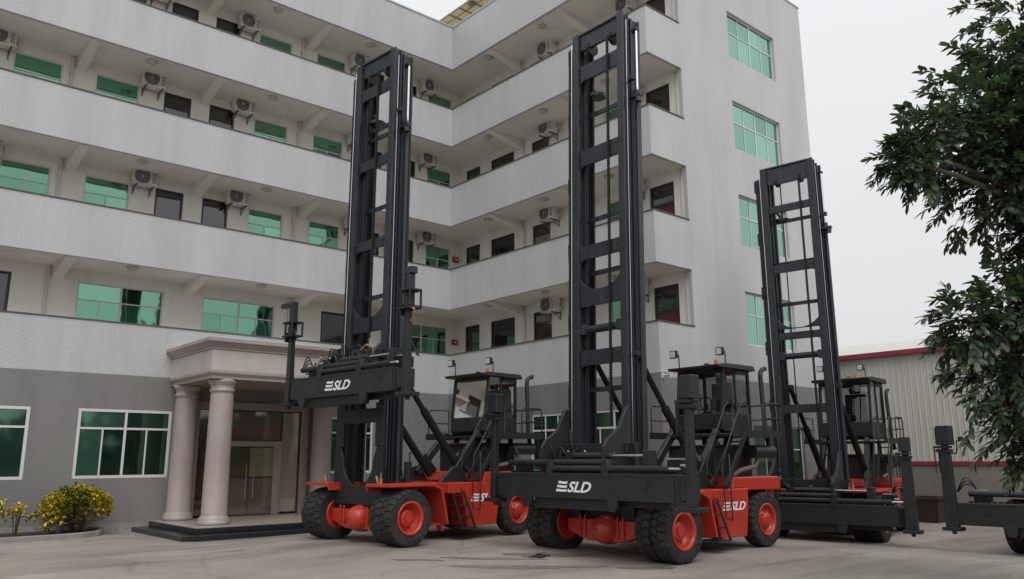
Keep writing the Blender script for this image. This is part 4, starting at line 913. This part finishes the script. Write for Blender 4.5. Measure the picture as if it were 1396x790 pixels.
    for q in range(4):
        y0_ = -.80-.03*q; y1_ = -.55+.22*q
        pts = [(T(.12, zb+1.3)+.10*u+.10*math.sin(math.pi*u), y0_+my+(y1_-y0_)*u, zb+1.35-.62*u-(.22+.06*q)*math.sin(math.pi*u)) for u in [i/9 for i in range(10)]]
        P(MB().tube(pts, .017, 6), 'hose', 'hose', 0)
    for z in rungs: P(MB().box(T(-.26, z), T(-.20, z), -.62+my, .62+my, z-.05, z+.05), 'cross_bar', 'mastpaint', 0.004)
    for (za, zb_, up_) in arcs:
        # plate with a bowed edge between the rails
        n = 14; xx = T(0, za); poly = []
        for k_ in range(n+1):
            u = -1+2*k_/n; poly.append((.62*u, zb_-(.30 if up_ else .16)*(1-abs(u)**2.6)))
        poly += [(.62, za), (.3, za-.02), (0, za), (-.3, za-.02), (-.62, za)] if not up_ else [(.62, za), (-.62, za)]
        P(MB().prism([(y+my, z) for y, z in poly], 'x', xx-.03, xx+.03), 'bowed_plate', 'mastpaint', 0.004)
    P(MB().cyl((T(-.05, tube_z), -.62+my, tube_z), (T(-.05, tube_z), .62+my, tube_z), .085, 14).box(T(-.1, tube_z), T(.06, tube_z), -.62+my, -.46+my, tube_z-.11, tube_z+.11).box(T(-.1, tube_z), T(.06, tube_z), .46+my, .62+my, tube_z-.11, tube_z+.11), 'torsion_tube', 'mastpaint', 0.006)
    for y in (-.34, .34): P(MB().cyl((T(-.12, zt-.42), y-.04+my, zt-.42), (T(-.12, zt-.42), y+.04+my, zt-.42), .17, 18), 'chain_sheave', 'black2', 0)
    P(MB().cyl((T(-.30, zt-1.55), -.35+my, zt-1.6), (T(-.30, zt-1.5), -.35+my, zt-1.53), .20, 18).cyl((T(-.3, zt-1.5), -.35+my, zt-1.53), (T(-.3, zt-1.3), -.5+my, zt-1.3), .04, 8), 'cable_reel', 'mastpaint', 0)
    # chains
    zc_ = zb+1.4
    def ribbed(y, x, za, zb_, w_, d_, pitch, rnd_=False):
        mb = MB(); n = int((zb_-za)/pitch)
        mb.box(-.3*d_, .3*d_, -w_*.42, w_*.42, 0, zb_-za)
        for i in range(n): mb.box(-d_/2, d_/2, -w_/2, w_/2, i*pitch, i*pitch+pitch*.68)
        sh_ = MB(); sh_.v = [(T(x, za+z_)+xx, y+my+yy, za+z_) for xx, yy, z_ in mb.v]; sh_.f = mb.f; sh_.sm = mb.sm; return sh_
    P(ribbed(chain_y, .06, zc_, zt-.42, .055, .045, .062), 'lift_chain', 'hose', 0)
    P(ribbed(chain_y-.62, -.14, zc_-.4, zt-.42, .03, .03, .07), 'lift_chain', 'hose', 0)
    P(ribbed(-.79-track_w/2, .06, max(zb+1.0, 1.6), zt-.3, track_w, .06, .068), 'hose_track', 'hose', 0)
    for i in range(6): z = zt-.5-i*1.6; P(MB().box(T(.0, z), T(.05, z), -.84-track_w+my, -.80+my, z-.18, z+.18), 'track_bracket', 'mastpaint', 0)
    for dy in (-.56, -.50, .54):
        P(MB().tube([(T(-.10, z), dy+my, z) for z in (zc_-.2, (zc_+zt)/2, zt-.5)], .016, 6), 'hose', 'hose', 0)
    for z in (zt-1.75, 3.9):
        wl = MB().box(T(-.05, z), T(.07, z), .88+my, 1.02+my, z, z+.10); wl.bar((T(-.08, z), .78+my, z+.02), (T(0, z), .95+my, z+.02), .03, .03)
        P(wl, 'flood_lamp', 'black2', 0.004)
    # tilt struts
    for s in (1, -1):
        s1 = MB().cyl((T(-.25, 3.97), s*.60, 3.97), (-1.25, s*.60, 2.79), .062, 12); s1.cyl((-1.16, s*.60, 2.90), (-2.42, s*.60, 1.40), .092, 12)
        s1.lathe([(.11, -.03), (.11, .05)], (0, 0, 0), 'x', 12) if False else None
        s1.cyl((T(-.25, 3.97), s*.54, 3.97), (T(-.25, 3.97), s*.66, 3.97), .10, 12)
        P(s1, 'tilt_cylinder', 'dullblack', 0)
    # foot of the mast
    n = 12
    poly = [(-.90, .80), (-.90, 2.05), (-.68, 2.05)]+[(-.66+.0*k_+ (.66-.66*math.cos(math.pi*k_/n)) if False else -.56*math.cos(math.pi*k_/n), 1.75-.55*math.sin(math.pi*k_/n)) for k_ in range(n+1)]+[(.68, 2.05), (.90, 2.05), (.90, .80)]
    if bottoms == 'high':
        P(MB().prism([(y+my, z) for y, z in poly], 'x', T(.10, 1.3), T(.16, 1.3)), 'mast_foot_plate', 'black', 0.01)
        P(MB().box(T(.10, 2.8), T(.16, 2.8), -.66+my, .66+my, 2.58, 2.90), 'cross_plate', 'black', 0.01)
        for s in (1, -1): P(MB().box(T(.10, 2.4), T(.155, 2.4), s*.60+my, s*.90+my, 2.053, zb-.1), 'mast_cheek', 'black', 0.01)
    for s in (1, -1): P(MB().box(T(-.40, 1.0), T(.10, 1.0), s*.56+my, s*.90+my, .62, 1.15), 'mast_foot', 'black', 0.01)
    P(MB().cyl((-.12, -.95, .95), (-.12, .95, .95), .09, 14), 'pivot_shaft', 'black2', 0)
    # ---------------- carriage and spreader
    XF = 1.10
    for s in (1, -1):
        cg = MB()
        y0 = s*.86+my
        prof = [(T(.16, zb+1.75), zb+1.78), (T(.26, zb+1.75), zb+1.76), (.34, zb+1.55), (.44, zb+1.36), (.62, zb+1.22), (.80, zb+1.12), (.90, zb+.98), (.92, zb+.45), (.60, zb+.10), (T(.16, zb), zb+.10)] if ucarr == 'tall' else [(T(.16, zb+1.2), zb+1.25), (T(.3, zb+1.2), zb+1.2), (.60, zb+.85), (.90, zb+.62), (.92, zb+.40), (.60, zb+.08), (T(.16, zb), zb+.08)]
        cg.prism(prof, 'y', y0-.04, y0+.04)
        cg.box(T(.14, zb+.6), T(.24, zb+.6), y0-.22, y0+.22, zb+.12, zb+1.05)
        P(cg, 'carriage', 'black', 0.006)
    PS([MB().box(.22, .60, -1.05+my, 1.05+my, zb+.25, zb+.55), MB().box(.22, .34, -.95+my, .95+my, zb+.85, zb+1.05)], 'carriage_beam', 'black', 0.008)
    sp = MB(); sp.box(.78, XF, beam_l, beam_r, zb, zb+.48)
    spo = P(sp, 'spreader_beam', 'black', 0.012)
    PS([MB().box(.80, XF-.02, beam_r, beam_r+.16, zb+.02, zb+.46), MB().box(.80, XF-.02, beam_l-.12, beam_l, zb+.02, zb+.46)], 'end_sleeve', 'black2', 0.01)
    P(MB().box(XF, XF+.008, beam_l+.02, beam_r-.02, zb+.425, zb+.465), 'top_strip', 'black2', 0)
    if logo_beam:
        Mx = Matrix(((0, 0, 1, XF+.0045), (1, 0, 0, logo_y-.42), (0, 1, 0, zb+.13), (0, 0, 0, 1)))
        logo(spo, Mx, .20)
    for y in (-1.75, .98+.9):
        if beam_l+.2 < y < beam_r-.2: P(MB().cyl((XF, y, zb+.30), (XF+.012, y, zb+.30), .085, 18), 'cover_disc', 'black2', 0)
    cen = (beam_l+beam_r)/2
    P(MB().cyl((XF-.14, beam_l+.25, zb+.68), (XF-.14, cen+.80, zb+.68), .062, 12), 'spreader_cylinder', 'black', 0)
    tb = MB(); tb.cyl((XF-.05, cen-.65, zb+.57), (XF-.05, beam_r-.12, zb+.57), .055, 12)
    o = P(tb, 'spreader_cylinder', 'black', 0)
    t3 = MB().cyl((XF-.30, cen-.30, zb+.80), (XF-.30, cen+.70, zb+.80), .07, 12); o3 = P(t3, 'side_shift_cylinder', 'black', 0)
    P(MB().cyl((XF-.30, cen+.70, zb+.80), (XF-.30, cen+1.55, zb+.80), .03, 10), 'piston_rod', 'chrome', 0, o3); P(MB().box(XF-.42, XF-.2, cen+1.5, cen+1.66, zb+.48, zb+.9), 'rod_lug', 'black', 0.01, o3)
    P(MB().cyl((XF-.05, beam_r-.12, zb+.57), (XF-.05, beam_r+.12, zb+.57), .026, 8), 'piston_rod', 'chrome', 0, o)
    for y in (cen-.72, cen+.76): P(MB().prism([(y-.07, zb+.40), (y+.07, zb+.40), (y+.09, zb+.56), (y+.05, zb+.74), (y-.05, zb+.74), (y-.09, zb+.56)], 'x', XF-.10, XF+.012), 'lug', 'black', 0.006)
    for y, w_ in ((cen-1.38, .13), (cen+.92, .13)): P(MB().prism([(y-w_, zb+.06), (y+w_, zb+.06), (y+w_*.9, zb-.10), (y+w_*.5, zb-.20), (y-w_*.5, zb-.20), (y-w_*.9, zb-.10)], 'x', XF-.06, XF+.012), 'lug', 'black', 0.006)
    P(MB().box(.86, XF-.08, cen-1.25, cen+.85, zb-.20, zb-.002), 'lower_guide', 'black2', 0.008); P(MB().box(.74, .855, cen-1.2, cen+2.0, zb-.12, zb-.004), 'lower_guide', 'black2', 0.008)
    # bits on top of the beam: valves, links, hose loops
    tk = MB()
    y = beam_l+.2
    while y < beam_r-.1:
        tk.box(XF-.28, XF-.20, y, y+.07, zb+.48, zb+.515); y += .12
    P(tk, 'cable_track', 'hose', 0, kind='stuff')
    rnd = random.Random(int(loc[1]*10))
    for i in range(15 if bottoms == 'high' else 9):
        y = rnd.uniform(-1.0, 1.1); x = rnd.uniform(.30, .70); s_ = rnd.uniform(.05, .11); zz = zb+rnd.uniform(.55, .78)
        P(MB().box(x-s_, x+s_, y-s_, y+s_, zb+.5, zz+s_), 'valve_block', 'hose', 0.006)
    for i in range(10):
        y = rnd.uniform(-.9, 1.2); x = rnd.uniform(.45, .78); zz = zb+rnd.uniform(.62, .95); P(MB().cyl((x, y-.03, zz), (x+.05, y+.03, zz+.02), .022, 8), 'hose_fitting', 'fitting', 0)
    for i in range(8):
        y = rnd.uniform(-1.0, .9); dy = rnd.uniform(-.5, .5); h = rnd.uniform(.25, .55); x = rnd.uniform(.35, .7)
        pts = [(x+.1*math.sin(u*3), y+dy*u, zb+.62+h*math.sin(math.pi*u)) for u in [q/8 for q in range(9)]]
        P(MB().tube(pts, .017, 6), 'hose', 'hose', 0)
    if bottoms == 'high':
        for y, x, h in ((-.75, .45, .95), (-.45, .5, .72), (.35, .45, 1.0), (.62, .5, .85)):
            P(MB().cyl((x, y, zb+.5), (x, y, zb+h), .085, 12).cyl((x, y, zb+h), (x, y, zb+h+.12), .05, 10).box(x-.11, x+.11, y-.13, y+.13, zb+.5, zb+.62), 'hydraulic_motor', 'black2', 0.004)
        for y0_, y1_, zz in ((-1.3, -.7, .86), (-.6, -.1, .95), (.1, .6, 1.08)): P(MB().tube([(.60, y0_, zb+.55), (.62, y0_+.05, zb+zz), (.55, (y0_+y1_)/2, zb+zz+.08), (.5, y1_, zb+zz-.1)], .022, 6), 'hose', 'hose', 0)
        P(MB().tube([(.62, .55, zb+1.02), (.62, .75, zb+1.12), (.62, .98, zb+1.05), (.62, 1.0, zb+.85), (.62, .85, zb+.74), (.62, .62, zb+.76)], .022, 8), 'hose', 'hoseyellow', 0)
    # corner arms
    for s, y in ((1, yr), (-1, yl)):
        a = MB(); w_ = post_w; yc = y
        zt_ = zb+1.62; lean = lean_cols
        v = [(XF-.13, yc-w_, zb-.05), (XF+.03, yc-w_, zb-.05), (XF+.03, yc+w_, zb-.05), (XF-.13, yc+w_, zb-.05), (XF-.11+lean, yc-w_*.85, zt_), (XF+.0+lean, yc-w_*.85, zt_), (XF+.0+lean, yc+w_*.85, zt_), (XF-.11+lean, yc+w_*.85, zt_)]
        a.add(v, [(3, 2, 1, 0), (4, 5, 6, 7), (0, 1, 5, 4), (1, 2, 6, 5), (2, 3, 7, 6), (3, 0, 4, 7)])
        a.box(XF-.24, XF-.02, yc-w_*.4-(.30 if s > 0 else 0), yc+w_*.4+(.30 if s < 0 else 0), zb+.05, zb+.42)
        arm = P(a, 'corner_arm', 'black', 0.01)
        if bottoms == 'high':
            hk = MB()
            if s < 0: hk.box(XF-.14, XF+.0, yc-.07, yc+.07, zt_, zt_+.62); hk.box(XF-.14, XF+.0, yc-.50, yc+.07, zt_+.62, zt_+.72)
            else: hk.box(XF-.14, XF+.0, yc-.02, yc+.10, zt_, zt_+.70); hk.box(XF-.15, XF+.01, yc-.08, yc+.16, zt_+.70, zt_+.84)
            P(hk, 'lock_post', 'mastpaint', 0.006, arm)
            cl = MB(); zb0, zb1 = (zt_-.12, zt_+.20) if s < 0 else (zt_-.02, zt_+.34)
            for zz in (zb0, zb1): cl.box(XF-.18, XF+.14, yc-.13, yc+.28, zz-.02, zz+.02)
            for xx, yy in ((XF+.12, yc+.26), (XF-.16, yc+.26), (XF+.12, yc-.02)): cl.box(xx-.018, xx+.018, yy-.018, yy+.018, zb0+.02, zb1-.02)
            cl.cyl((XF+.05, yc+.08, zb0+.02), (XF+.05, yc+.08, zb0+.22), .055, 10); cl.box(XF-.05, XF+.08, yc+.12, yc+.2, zb0+.05, zb0+.17); cl.box(XF-.1, XF+.05, yc-.16, yc-.1, zb0-.12, zb0+.1)
            P(cl, 'lock_cage', 'black2', 0.004, arm)
            P(MB().tube([(XF+.05, yc+.16, zt_-.02), (XF+.07, yc+.34, zt_-.06), (XF+.07, yc+.38, zt_-.22), (XF+.05, yc+.22, zt_-.30)], .018, 6), 'hose', 'hoseyellow' if s > 0 else 'hose', 0, arm)
        else:
            bx_ = MB(); bk = box_k; bx_.prism([(yc-.14*bk, zt_+.12), (yc+.15*bk, zt_+.12), (yc+.15*bk, zt_+.12+.40*bk), (yc-.10*bk, zt_+.12+.40*bk), (yc-.14*bk, zt_+.12+.34*bk)], 'x', XF-.02-.18*bk*bk+lean, XF+.04+lean)
            P(bx_, 'lock_box', 'black', 0.012, arm)
            cl = MB(); cl.box(XF-.22+lean, XF+.07+lean, yc-.20, yc+.10, zt_+.05, zt_+.10); cl.box(XF-.20+lean, XF+.04+lean, yc-.17, yc+.12, zt_-.04, zt_+.03); cl.cyl((XF-.08+lean, yc, zt_-.02), (XF-.08+lean, yc, zt_+.12), .08, 12)
            cl.tube([(XF+.03, yc-.20, zt_+.05), (XF+.03, yc-.20, zt_-.5)], .014, 6); cl.tube([(XF-.2, yc-.20, zt_+.05), (XF-.2, yc-.20, zt_-.5)], .014, 6)
            if box_k == 1.08: P(MB().tube([(XF, yc+w_, zt_-.05), (XF, yc+w_+.12, zt_-.08), (XF, yc+w_+.15, zt_+.02), (XF, yc+w_+.15, zt_+.20), (XF, yc+w_+.28, zt_+.22)], .022, 6).box(XF-.03, XF+.03, yc+w_+.20, yc+w_+.30, zt_+.20, zt_+.30), 'crank_handle', 'black2', 0.004, arm)
            P(cl, 'lock_cage', 'black2', 0.004, arm)
        P(MB().box(XF-.24, XF+.10, yc-.19, yc+.19, zb-.13, zb-.05).cyl((XF-.08, yc, zb-.13), (XF-.08, yc, zb-.2), .05, 8), 'twistlock', 'black2', 0.008, arm)
        vv = MB(); vv.box(.55, .80, yc-s*.55-.16, yc-s*.55+.16, zb+.50, zb+.72); P(vv, 'lock_valve', 'hose', 0.01)
        P(MB().box(.60, .82, yc-s*.55-.12, yc-s*.55+.12, zb+.725, zb+.755).cyl((.80, yc-s*.40, zb+.62), (.80, yc-s*.30, zb+.62), .03, 8), 'valve_cover', 'silver', 0)
        for q in range(3):
            pts = [(.7+.03*q, yc-s*(.5-.45*u), zb+.70+(.18+.07*q)*math.sin(math.pi*u)) for u in [i/7 for i in range(8)]]
            P(MB().tube(pts, .014, 6), 'hose', 'hose', 0)
    return t

# mast furniture measured on each machine
plates_m = [(11.25, 11.65, 'top'), (10.46, 10.84, 'f'), (8.36, 8.74, 'f'), (6.16, 6.47, 'f'), (3.82, 4.14, 'f')]
make_handler('container handler parked nearest, its spreader lowered in front of the dual tyres', (-5.74, -13.22, -.03), math.pi-0.002, 11.69, 0.027, 1.13, -2.30, 2.86, -2.14, 2.50,
             plates_m, [9.66, 7.12, 5.88, 3.32], [(5.10, 5.75, True)], 4.60, 'tall', mast_y=-.14, chain_y=.30, half=(1.68, 1.30), cab_dz=.06)
make_handler('container handler with its spreader lifted up the mast beside the entrance portico', (-8.50, -8.43, .08), math.pi+0.095, 11.64, 0.006, 3.12, -1.62, 2.70, -1.48, 2.28,
             [(11.25, 11.64, 'top'), (10.62, 10.92, 'f'), (8.72, 8.98, 'f'), (6.67, 6.92, 'f'), (4.68, 4.94, 'u')], [9.87, 9.62, 7.76, 5.55], [(4.94, 5.32, True)], 4.22, 'short', mast_y=-.08, bottoms='high', chain_y=.12, logo_y=.38, half=(1.47, 1.11))
make_handler('container handler farthest back, its mast in front of the building end wall', (2.40, -13.22, -0.22), math.pi+0.15, 10.40, 0.0, .46, -2.35, 2.55, -2.2, 2.28,
             [(9.86, 10.38, 'top'), (9.00, 9.22, 'p'), (7.22, 7.46, 'f'), (5.30, 5.50, 'f'), (3.27, 3.50, 'f')], [8.78, 7.53, 6.34], [(5.60, 5.92, True)], 4.84, 'tall', cab_dz=.2, cdx=.35, track_w=.15, post_w=.13, box_k=.85, cab_s=1.17, mast_y=-.13, logo_beam=False, logo_side=False)
make_handler('container handler cut off by the right edge, behind the tree leaves', (2.55, -19.4, -0.22), math.pi, 11.5, 0.01, .60, -2.50, 2.9, -2.38, 2.5,
             plates_m, [9.66, 7.12, 5.88, 3.32], [(5.10, 5.75, True)], 4.60, 'tall', logo_beam=False, mast_y=.55, post_w=.13, box_k=1.08)

# ------------------------------------------------------------------ planting bed and shrubs
def kerb():
    pts = [(-30, -2.35), (-14.4, -2.30), (-13.2, -2.22), (-12.6, -2.08), (-12.15, -1.75), (-11.92, -1.2), (-11.86, -0.6), (-11.86, -.04)]
    mb = MB(); w_ = .13; n = len(pts); v = []
    for i, p_ in enumerate(pts):
        a = Vector(pts[max(0, i-1)]); b = Vector(pts[min(n-1, i+1)]); d = (b-a).normalized(); nn = Vector((-d.y, d.x))
        for o_, z in ((0, -.3), (0, .13), (w_, .13), (w_, -.3)): v.append((p_[0]+nn.x*o_, p_[1]+nn.y*o_, z))
    f = [(4*i+k, 4*i+(k+1) % 4, 4*i+4+(k+1) % 4, 4*i+4+k) for i in range(n-1) for k in range(4)]
    mb.add(v, f).build('kerb', 'kerb', kind='structure', bevel=0.015)
    MB().add([(-30, -.04, .07), (-30, -2.2, .07), (-14.4, -2.18, .07), (-13.2, -2.1, .07), (-12.6, -1.96, .07), (-12.2, -1.6, .07), (-12.0, -.9, .07), (-11.95, -.04, .07)], [tuple(range(8))]).build('soil_bed', 'soil', kind='structure')
kerb()
def leaf_into(mb, base, d, n, ln, wd, fold=0.25, curl=0.2):
    """one pointed leaf of six faces"""
    d = d.normalized(); s = d.cross(n)
    if s.length < 1e-3: s = d.cross(Vector((1, 0.2, 0)))
    s.normalize(); u = s.cross(d)
    P_ = lambda a, b, c: base+d*a*ln+s*b*wd+u*c*ln
    v = [P_(0, 0, 0), P_(.30, .42, .03+fold*.1), P_(.30, -.42, .03+fold*.1), P_(.32, 0, 0), P_(.70, .45, -.02+fold*.1-curl*.25), P_(.70, -.45, -.02+fold*.1-curl*.25), P_(.70, 0, -.04-curl*.25), P_(1, 0, -curl*.6)]
    mb.add(v, [(0, 3, 1), (0, 2, 3), (1, 3, 6, 4), (3, 2, 5, 6), (4, 6, 7), (6, 5, 7)])
def rv(rnd): 
    while True:
        p_ = Vector((rnd.uniform(-1, 1), rnd.uniform(-1, 1), rnd.uniform(-1, 1)))
        if .05 < p_.length < 1: return p_.normalized()
def shrub(label, x, y, h, r, n, seed, kind='croton', group='croton shrubs in the planting bed', legs=5, big=False):
    rnd = random.Random(seed); t = thing('croton_shrub', label, 'shrub', (x, y, .07), 0, group)
    st = MB(); lv = MB(); lg = MB(); tips = []
    for i in range(legs):
        a = rnd.uniform(0, 6.28); q = r*.75*rnd.random()**.5
        st.tube([(.1*math.cos(a)*r, .1*math.sin(a)*r, -.1), (q*.5*math.cos(a), q*.5*math.sin(a), h*.35), (q*math.cos(a), q*math.sin(a), h*.8)], .014, 5)
    for i in range(n):
        d = rv(rnd); d.z = abs(d.z) if rnd.random() < .75 else d.z
        rr = (.62+.42*rnd.random()**.7)
        c = Vector((d.x*r*rr, d.y*r*rr, h*.47+d.z*h*.50*rr*(1 if d.z > 0 else .72)))
        c += Vector((rnd.gauss(0, .03), rnd.gauss(0, .03), rnd.gauss(0, .03)))
        yel = (d.x*.75-d.y*.1 > .18 or d.x < -.55 or (c.z > h*.86 and d.x > -.1)) if big else True
        for k in range(7):
            a = rnd.uniform(0, 6.28); dd = (d*.5+Vector((math.cos(a), math.sin(a), .9))*.8)
            leaf_into(lv if (yel and rnd.random() < .85) else lg, c, dd, Vector((0, 0, 1)), rnd.uniform(.075, .13), rnd.uniform(.038, .054))
    st.build('stem', 'twig', t)
    lv.build('foliage', 'croton', t, kind='stuff')
    if lg.v: lg.build('foliage', 'crotongreen', t, kind='stuff')
shrub('large round croton shrub with yellow and green leaves by the kerb end', -12.55, -1.0, 1.12, .80, 1300, 3, legs=9, big=True)
shrub('low yellow croton leaning out left of the large round shrub', -13.25, -1.2, .72, .38, 110, 4)
shrub('thin yellow croton on bare stems between the low shrubs', -13.95, -1.3, .80, .24, 40, 5, legs=4)
shrub('yellow croton cut off by the left edge', -14.45, -1.3, .95, .28, 70, 6, legs=4)
shrub('tiny croton seedling at the front of the bed', -13.35, -1.75, .38, .13, 9, 8, legs=3)
shrub('small pale croton in front of the low yellow one', -13.1, -1.7, .45, .14, 9, 9, legs=3)

# ------------------------------------------------------------------ tree at the right
def leafy_tree():
    rnd = random.Random(21)
    t = thing('leafy_tree', 'dark leafy tree leaning into the yard at the right edge', 'tree', (-3.9, -21.9, ground_z(-3.9, -21.9)))
    o = Vector((-3.9, -21.9, 0))
    # lobes of the crown in world metres: centre, radius
    lobes = [((-4.1, -21.2, 8.7), .95), ((-5.05, -20.9, 7.7), .42), ((-4.6, -20.9, 7.0), 1.2), ((-5.65, -20.6, 6.7), .62), ((-6.35, -20.35, 6.45), .50), ((-5.5, -20.5, 5.95), .80), ((-6.75, -20.25, 6.0), .38), ((-4.6, -20.9, 5.9), .95), ((-5.0, -21.1, 6.6), .9), ((-4.6, -21.2, 7.6), .75), ((-5.1, -21.0, 5.75), .6),
             ((-6.95, -20.2, 5.85), .24), ((-4.1, -21.2, 5.2), .7), ((-4.6, -21.2, 5.0), .45), ((-3.9, -21.3, 6.4), 1.1), ((-3.7, -21.4, 7.8), 1.1),
             ((-5.6, -20.5, 3.55), .66), ((-6.2, -20.35, 3.70), .38), ((-5.2, -20.7, 3.9), .55), ((-5.5, -20.6, 2.85), .66), ((-5.0, -20.75, 3.3), .85), ((-5.15, -20.9, 2.3), .66), ((-5.3, -20.9, 1.75), .36), ((-4.6, -21.0, 2.4), .85), ((-4.5, -21.0, 3.6), .85), ((-4.2, -21.2, 4.3), .55), ((-4.0, -21.2, 3.0), 1.0), ((-4.35, -21.3, 4.75), .55), ((-3.9, -21.5, 4.6), .8), ((-4.9, -20.95, 4.6), .36), ((-4.7, -21.0, 5.0), .42), ((-5.2, -21.05, 1.75), .45), ((-4.9, -21.2, 2.1), .5), ((-4.7, -21.25, 3.0), .6), ((-4.6, -21.4, 4.2), .5), ((-4.4, -21.3, 6.5), .9)]
    tr = MB()
    tr.tube([o+Vector((0, 0, -.3)), o+Vector((.02, .03, .8)), o+Vector((-.06, .1, 1.9)), o+Vector((-.05, .2, 3.2)), o+Vector((-.12, .35, 5.2)), o+Vector((-.2, .5, 7.4)), o+Vector((-.3, .7, 8.8))], .15, 12)
    # taper
    tv = []
    for v in tr.v:
        z = v[2]; k = max(.25, 1-.085*z); axx = o+Vector((-.03*z, .07*z, 0)); tv.append((axx.x+(v[0]-axx.x)*k, axx.y+(v[1]-axx.y)*k, z))
    tr.v = [(x-o.x, y-o.y, z) for x, y, z in tv]
    tr.build('trunk', 'bark', t)
    for c, r in lobes:
        c = Vector(c); z0 = max(.9, c.z-1.1 if c.z > 5 else c.z-.5); st = Vector((-.03*z0, .07*z0, z0)); e_ = c-o
        mid = st.lerp(e_, .5)+Vector((0, 0, .18))
        MB().tube([st, st.lerp(mid, .5)+Vector((0, 0, .08)), mid, mid.lerp(e_, .5)+Vector((0, 0, .05)), e_], .035, 7).build('limb', 'bark', t)
    stuff = MB(); tw = MB(); singles = []
    camv = Vector((-18.04, -24.52, 1.84))
    for c, r in lobes:
        c = Vector(c); n = int(76*r*r)+20
        for i in range(n):
            d = rv(rnd); far = rnd.random() < .24
            q = r*(1.0+.38*rnd.random() if far else .25+.78*rnd.random()**.6); root = c+d*(q-.12)
            outd = (d*.8+Vector((-.38, .12, rnd.uniform(-.45, .15)))+rv(rnd)*.35).normalized()
            ln_t = rnd.uniform(.22, .42); bend = Vector((0, 0, -.10))
            pt = lambda u: root+outd*ln_t*u+bend*u*u
            tw.tube([(c.lerp(root, .55) if far else root-outd*.12)-o, root-o, pt(.5)-o, pt(1.0)-o], .0055, 4)
            m_ = rnd.randint(9, 13); s1 = outd.cross(Vector((0, 0, 1))); s1 = s1.normalized() if s1.length > .1 else Vector((1, 0, 0)); s2 = s1.cross(outd)
            for k in range(m_):
                u = 1.0 if k == 0 else .18+.82*k/m_; a = k*2.4+rnd.uniform(-.4, .4)
                dd = outd*(1.0 if k == 0 else rnd.uniform(.55, 1.1))+(s1*math.cos(a)+s2*math.sin(a)*.75)*(.2 if k == 0 else .8)+Vector((0, 0, -.25))
                args = (pt(u)-o, dd, s2+Vector((0, 0, .4))+rv(rnd)*.4, rnd.uniform(.12, .20), rnd.uniform(.062, .092))
                leaf_into(stuff, *args, .3, .22)
                if q > r*.95: singles.append(args)
    # separate leaves along the outline that faces the yard
    singles.sort(key=lambda a: ((a[0]+o)-camv).dot(Vector((.95, .30, 0)))-1.5*abs((a[0]+o).x+7)*-1 if False else (a[0]+o).x)
    protos = []
    for k in range(6):
        mb = MB(); leaf_into(mb, Vector((0, 0, 0)), Vector((1, 0, 0)), Vector((0, 0, 1)), 1.0, .40+.025*k, .3, .12+.05*k); protos.append(mb.mesh('leaf', 'leaf'))
    for i, (b, d, n, ln, wd) in enumerate(singles[:150]):
        d = (d+rv(rnd)*.35).normalized(); s = d.cross(n); s.normalize(); u = s.cross(d)
        M = Matrix((d, s, u)).transposed().to_4x4() @ Matrix.Diagonal((ln*.95, ln*.95, ln*.95, 1)); M.translation = b+rv(rnd)*.05
        q = obj('leaf', protos[i % 6], t); q.matrix_local = M
    stuff.build('foliage', 'leaf', t, kind='stuff'); tw.build('twigs', 'twig', t, kind='stuff')
leafy_tree()

# trees on the far side of the yard, behind the camera: they show in the window glass
def far_wood():
    rnd = random.Random(5); mb = MB()
    for i in range(5200):
        if i % 3: x = rnd.uniform(-75, 40); y = -54+rnd.gauss(0, 1.8)
        else: y = rnd.uniform(-56, 10); x = -62+rnd.gauss(0, 1.8)
        u = x*.35+y*.23; h = 6.6+1.6*math.sin(u)+1.0*math.sin(2.3*u+1)
        z = rnd.random()**.8*h; c = Vector((x, y, z-.3)); leaf_into(mb, c, rv(rnd), rv(rnd), rnd.uniform(1.2, 2.2), rnd.uniform(.9, 1.5))
    o = mb.build('far_wood', 'farleaf', kind='stuff')
far_wood()
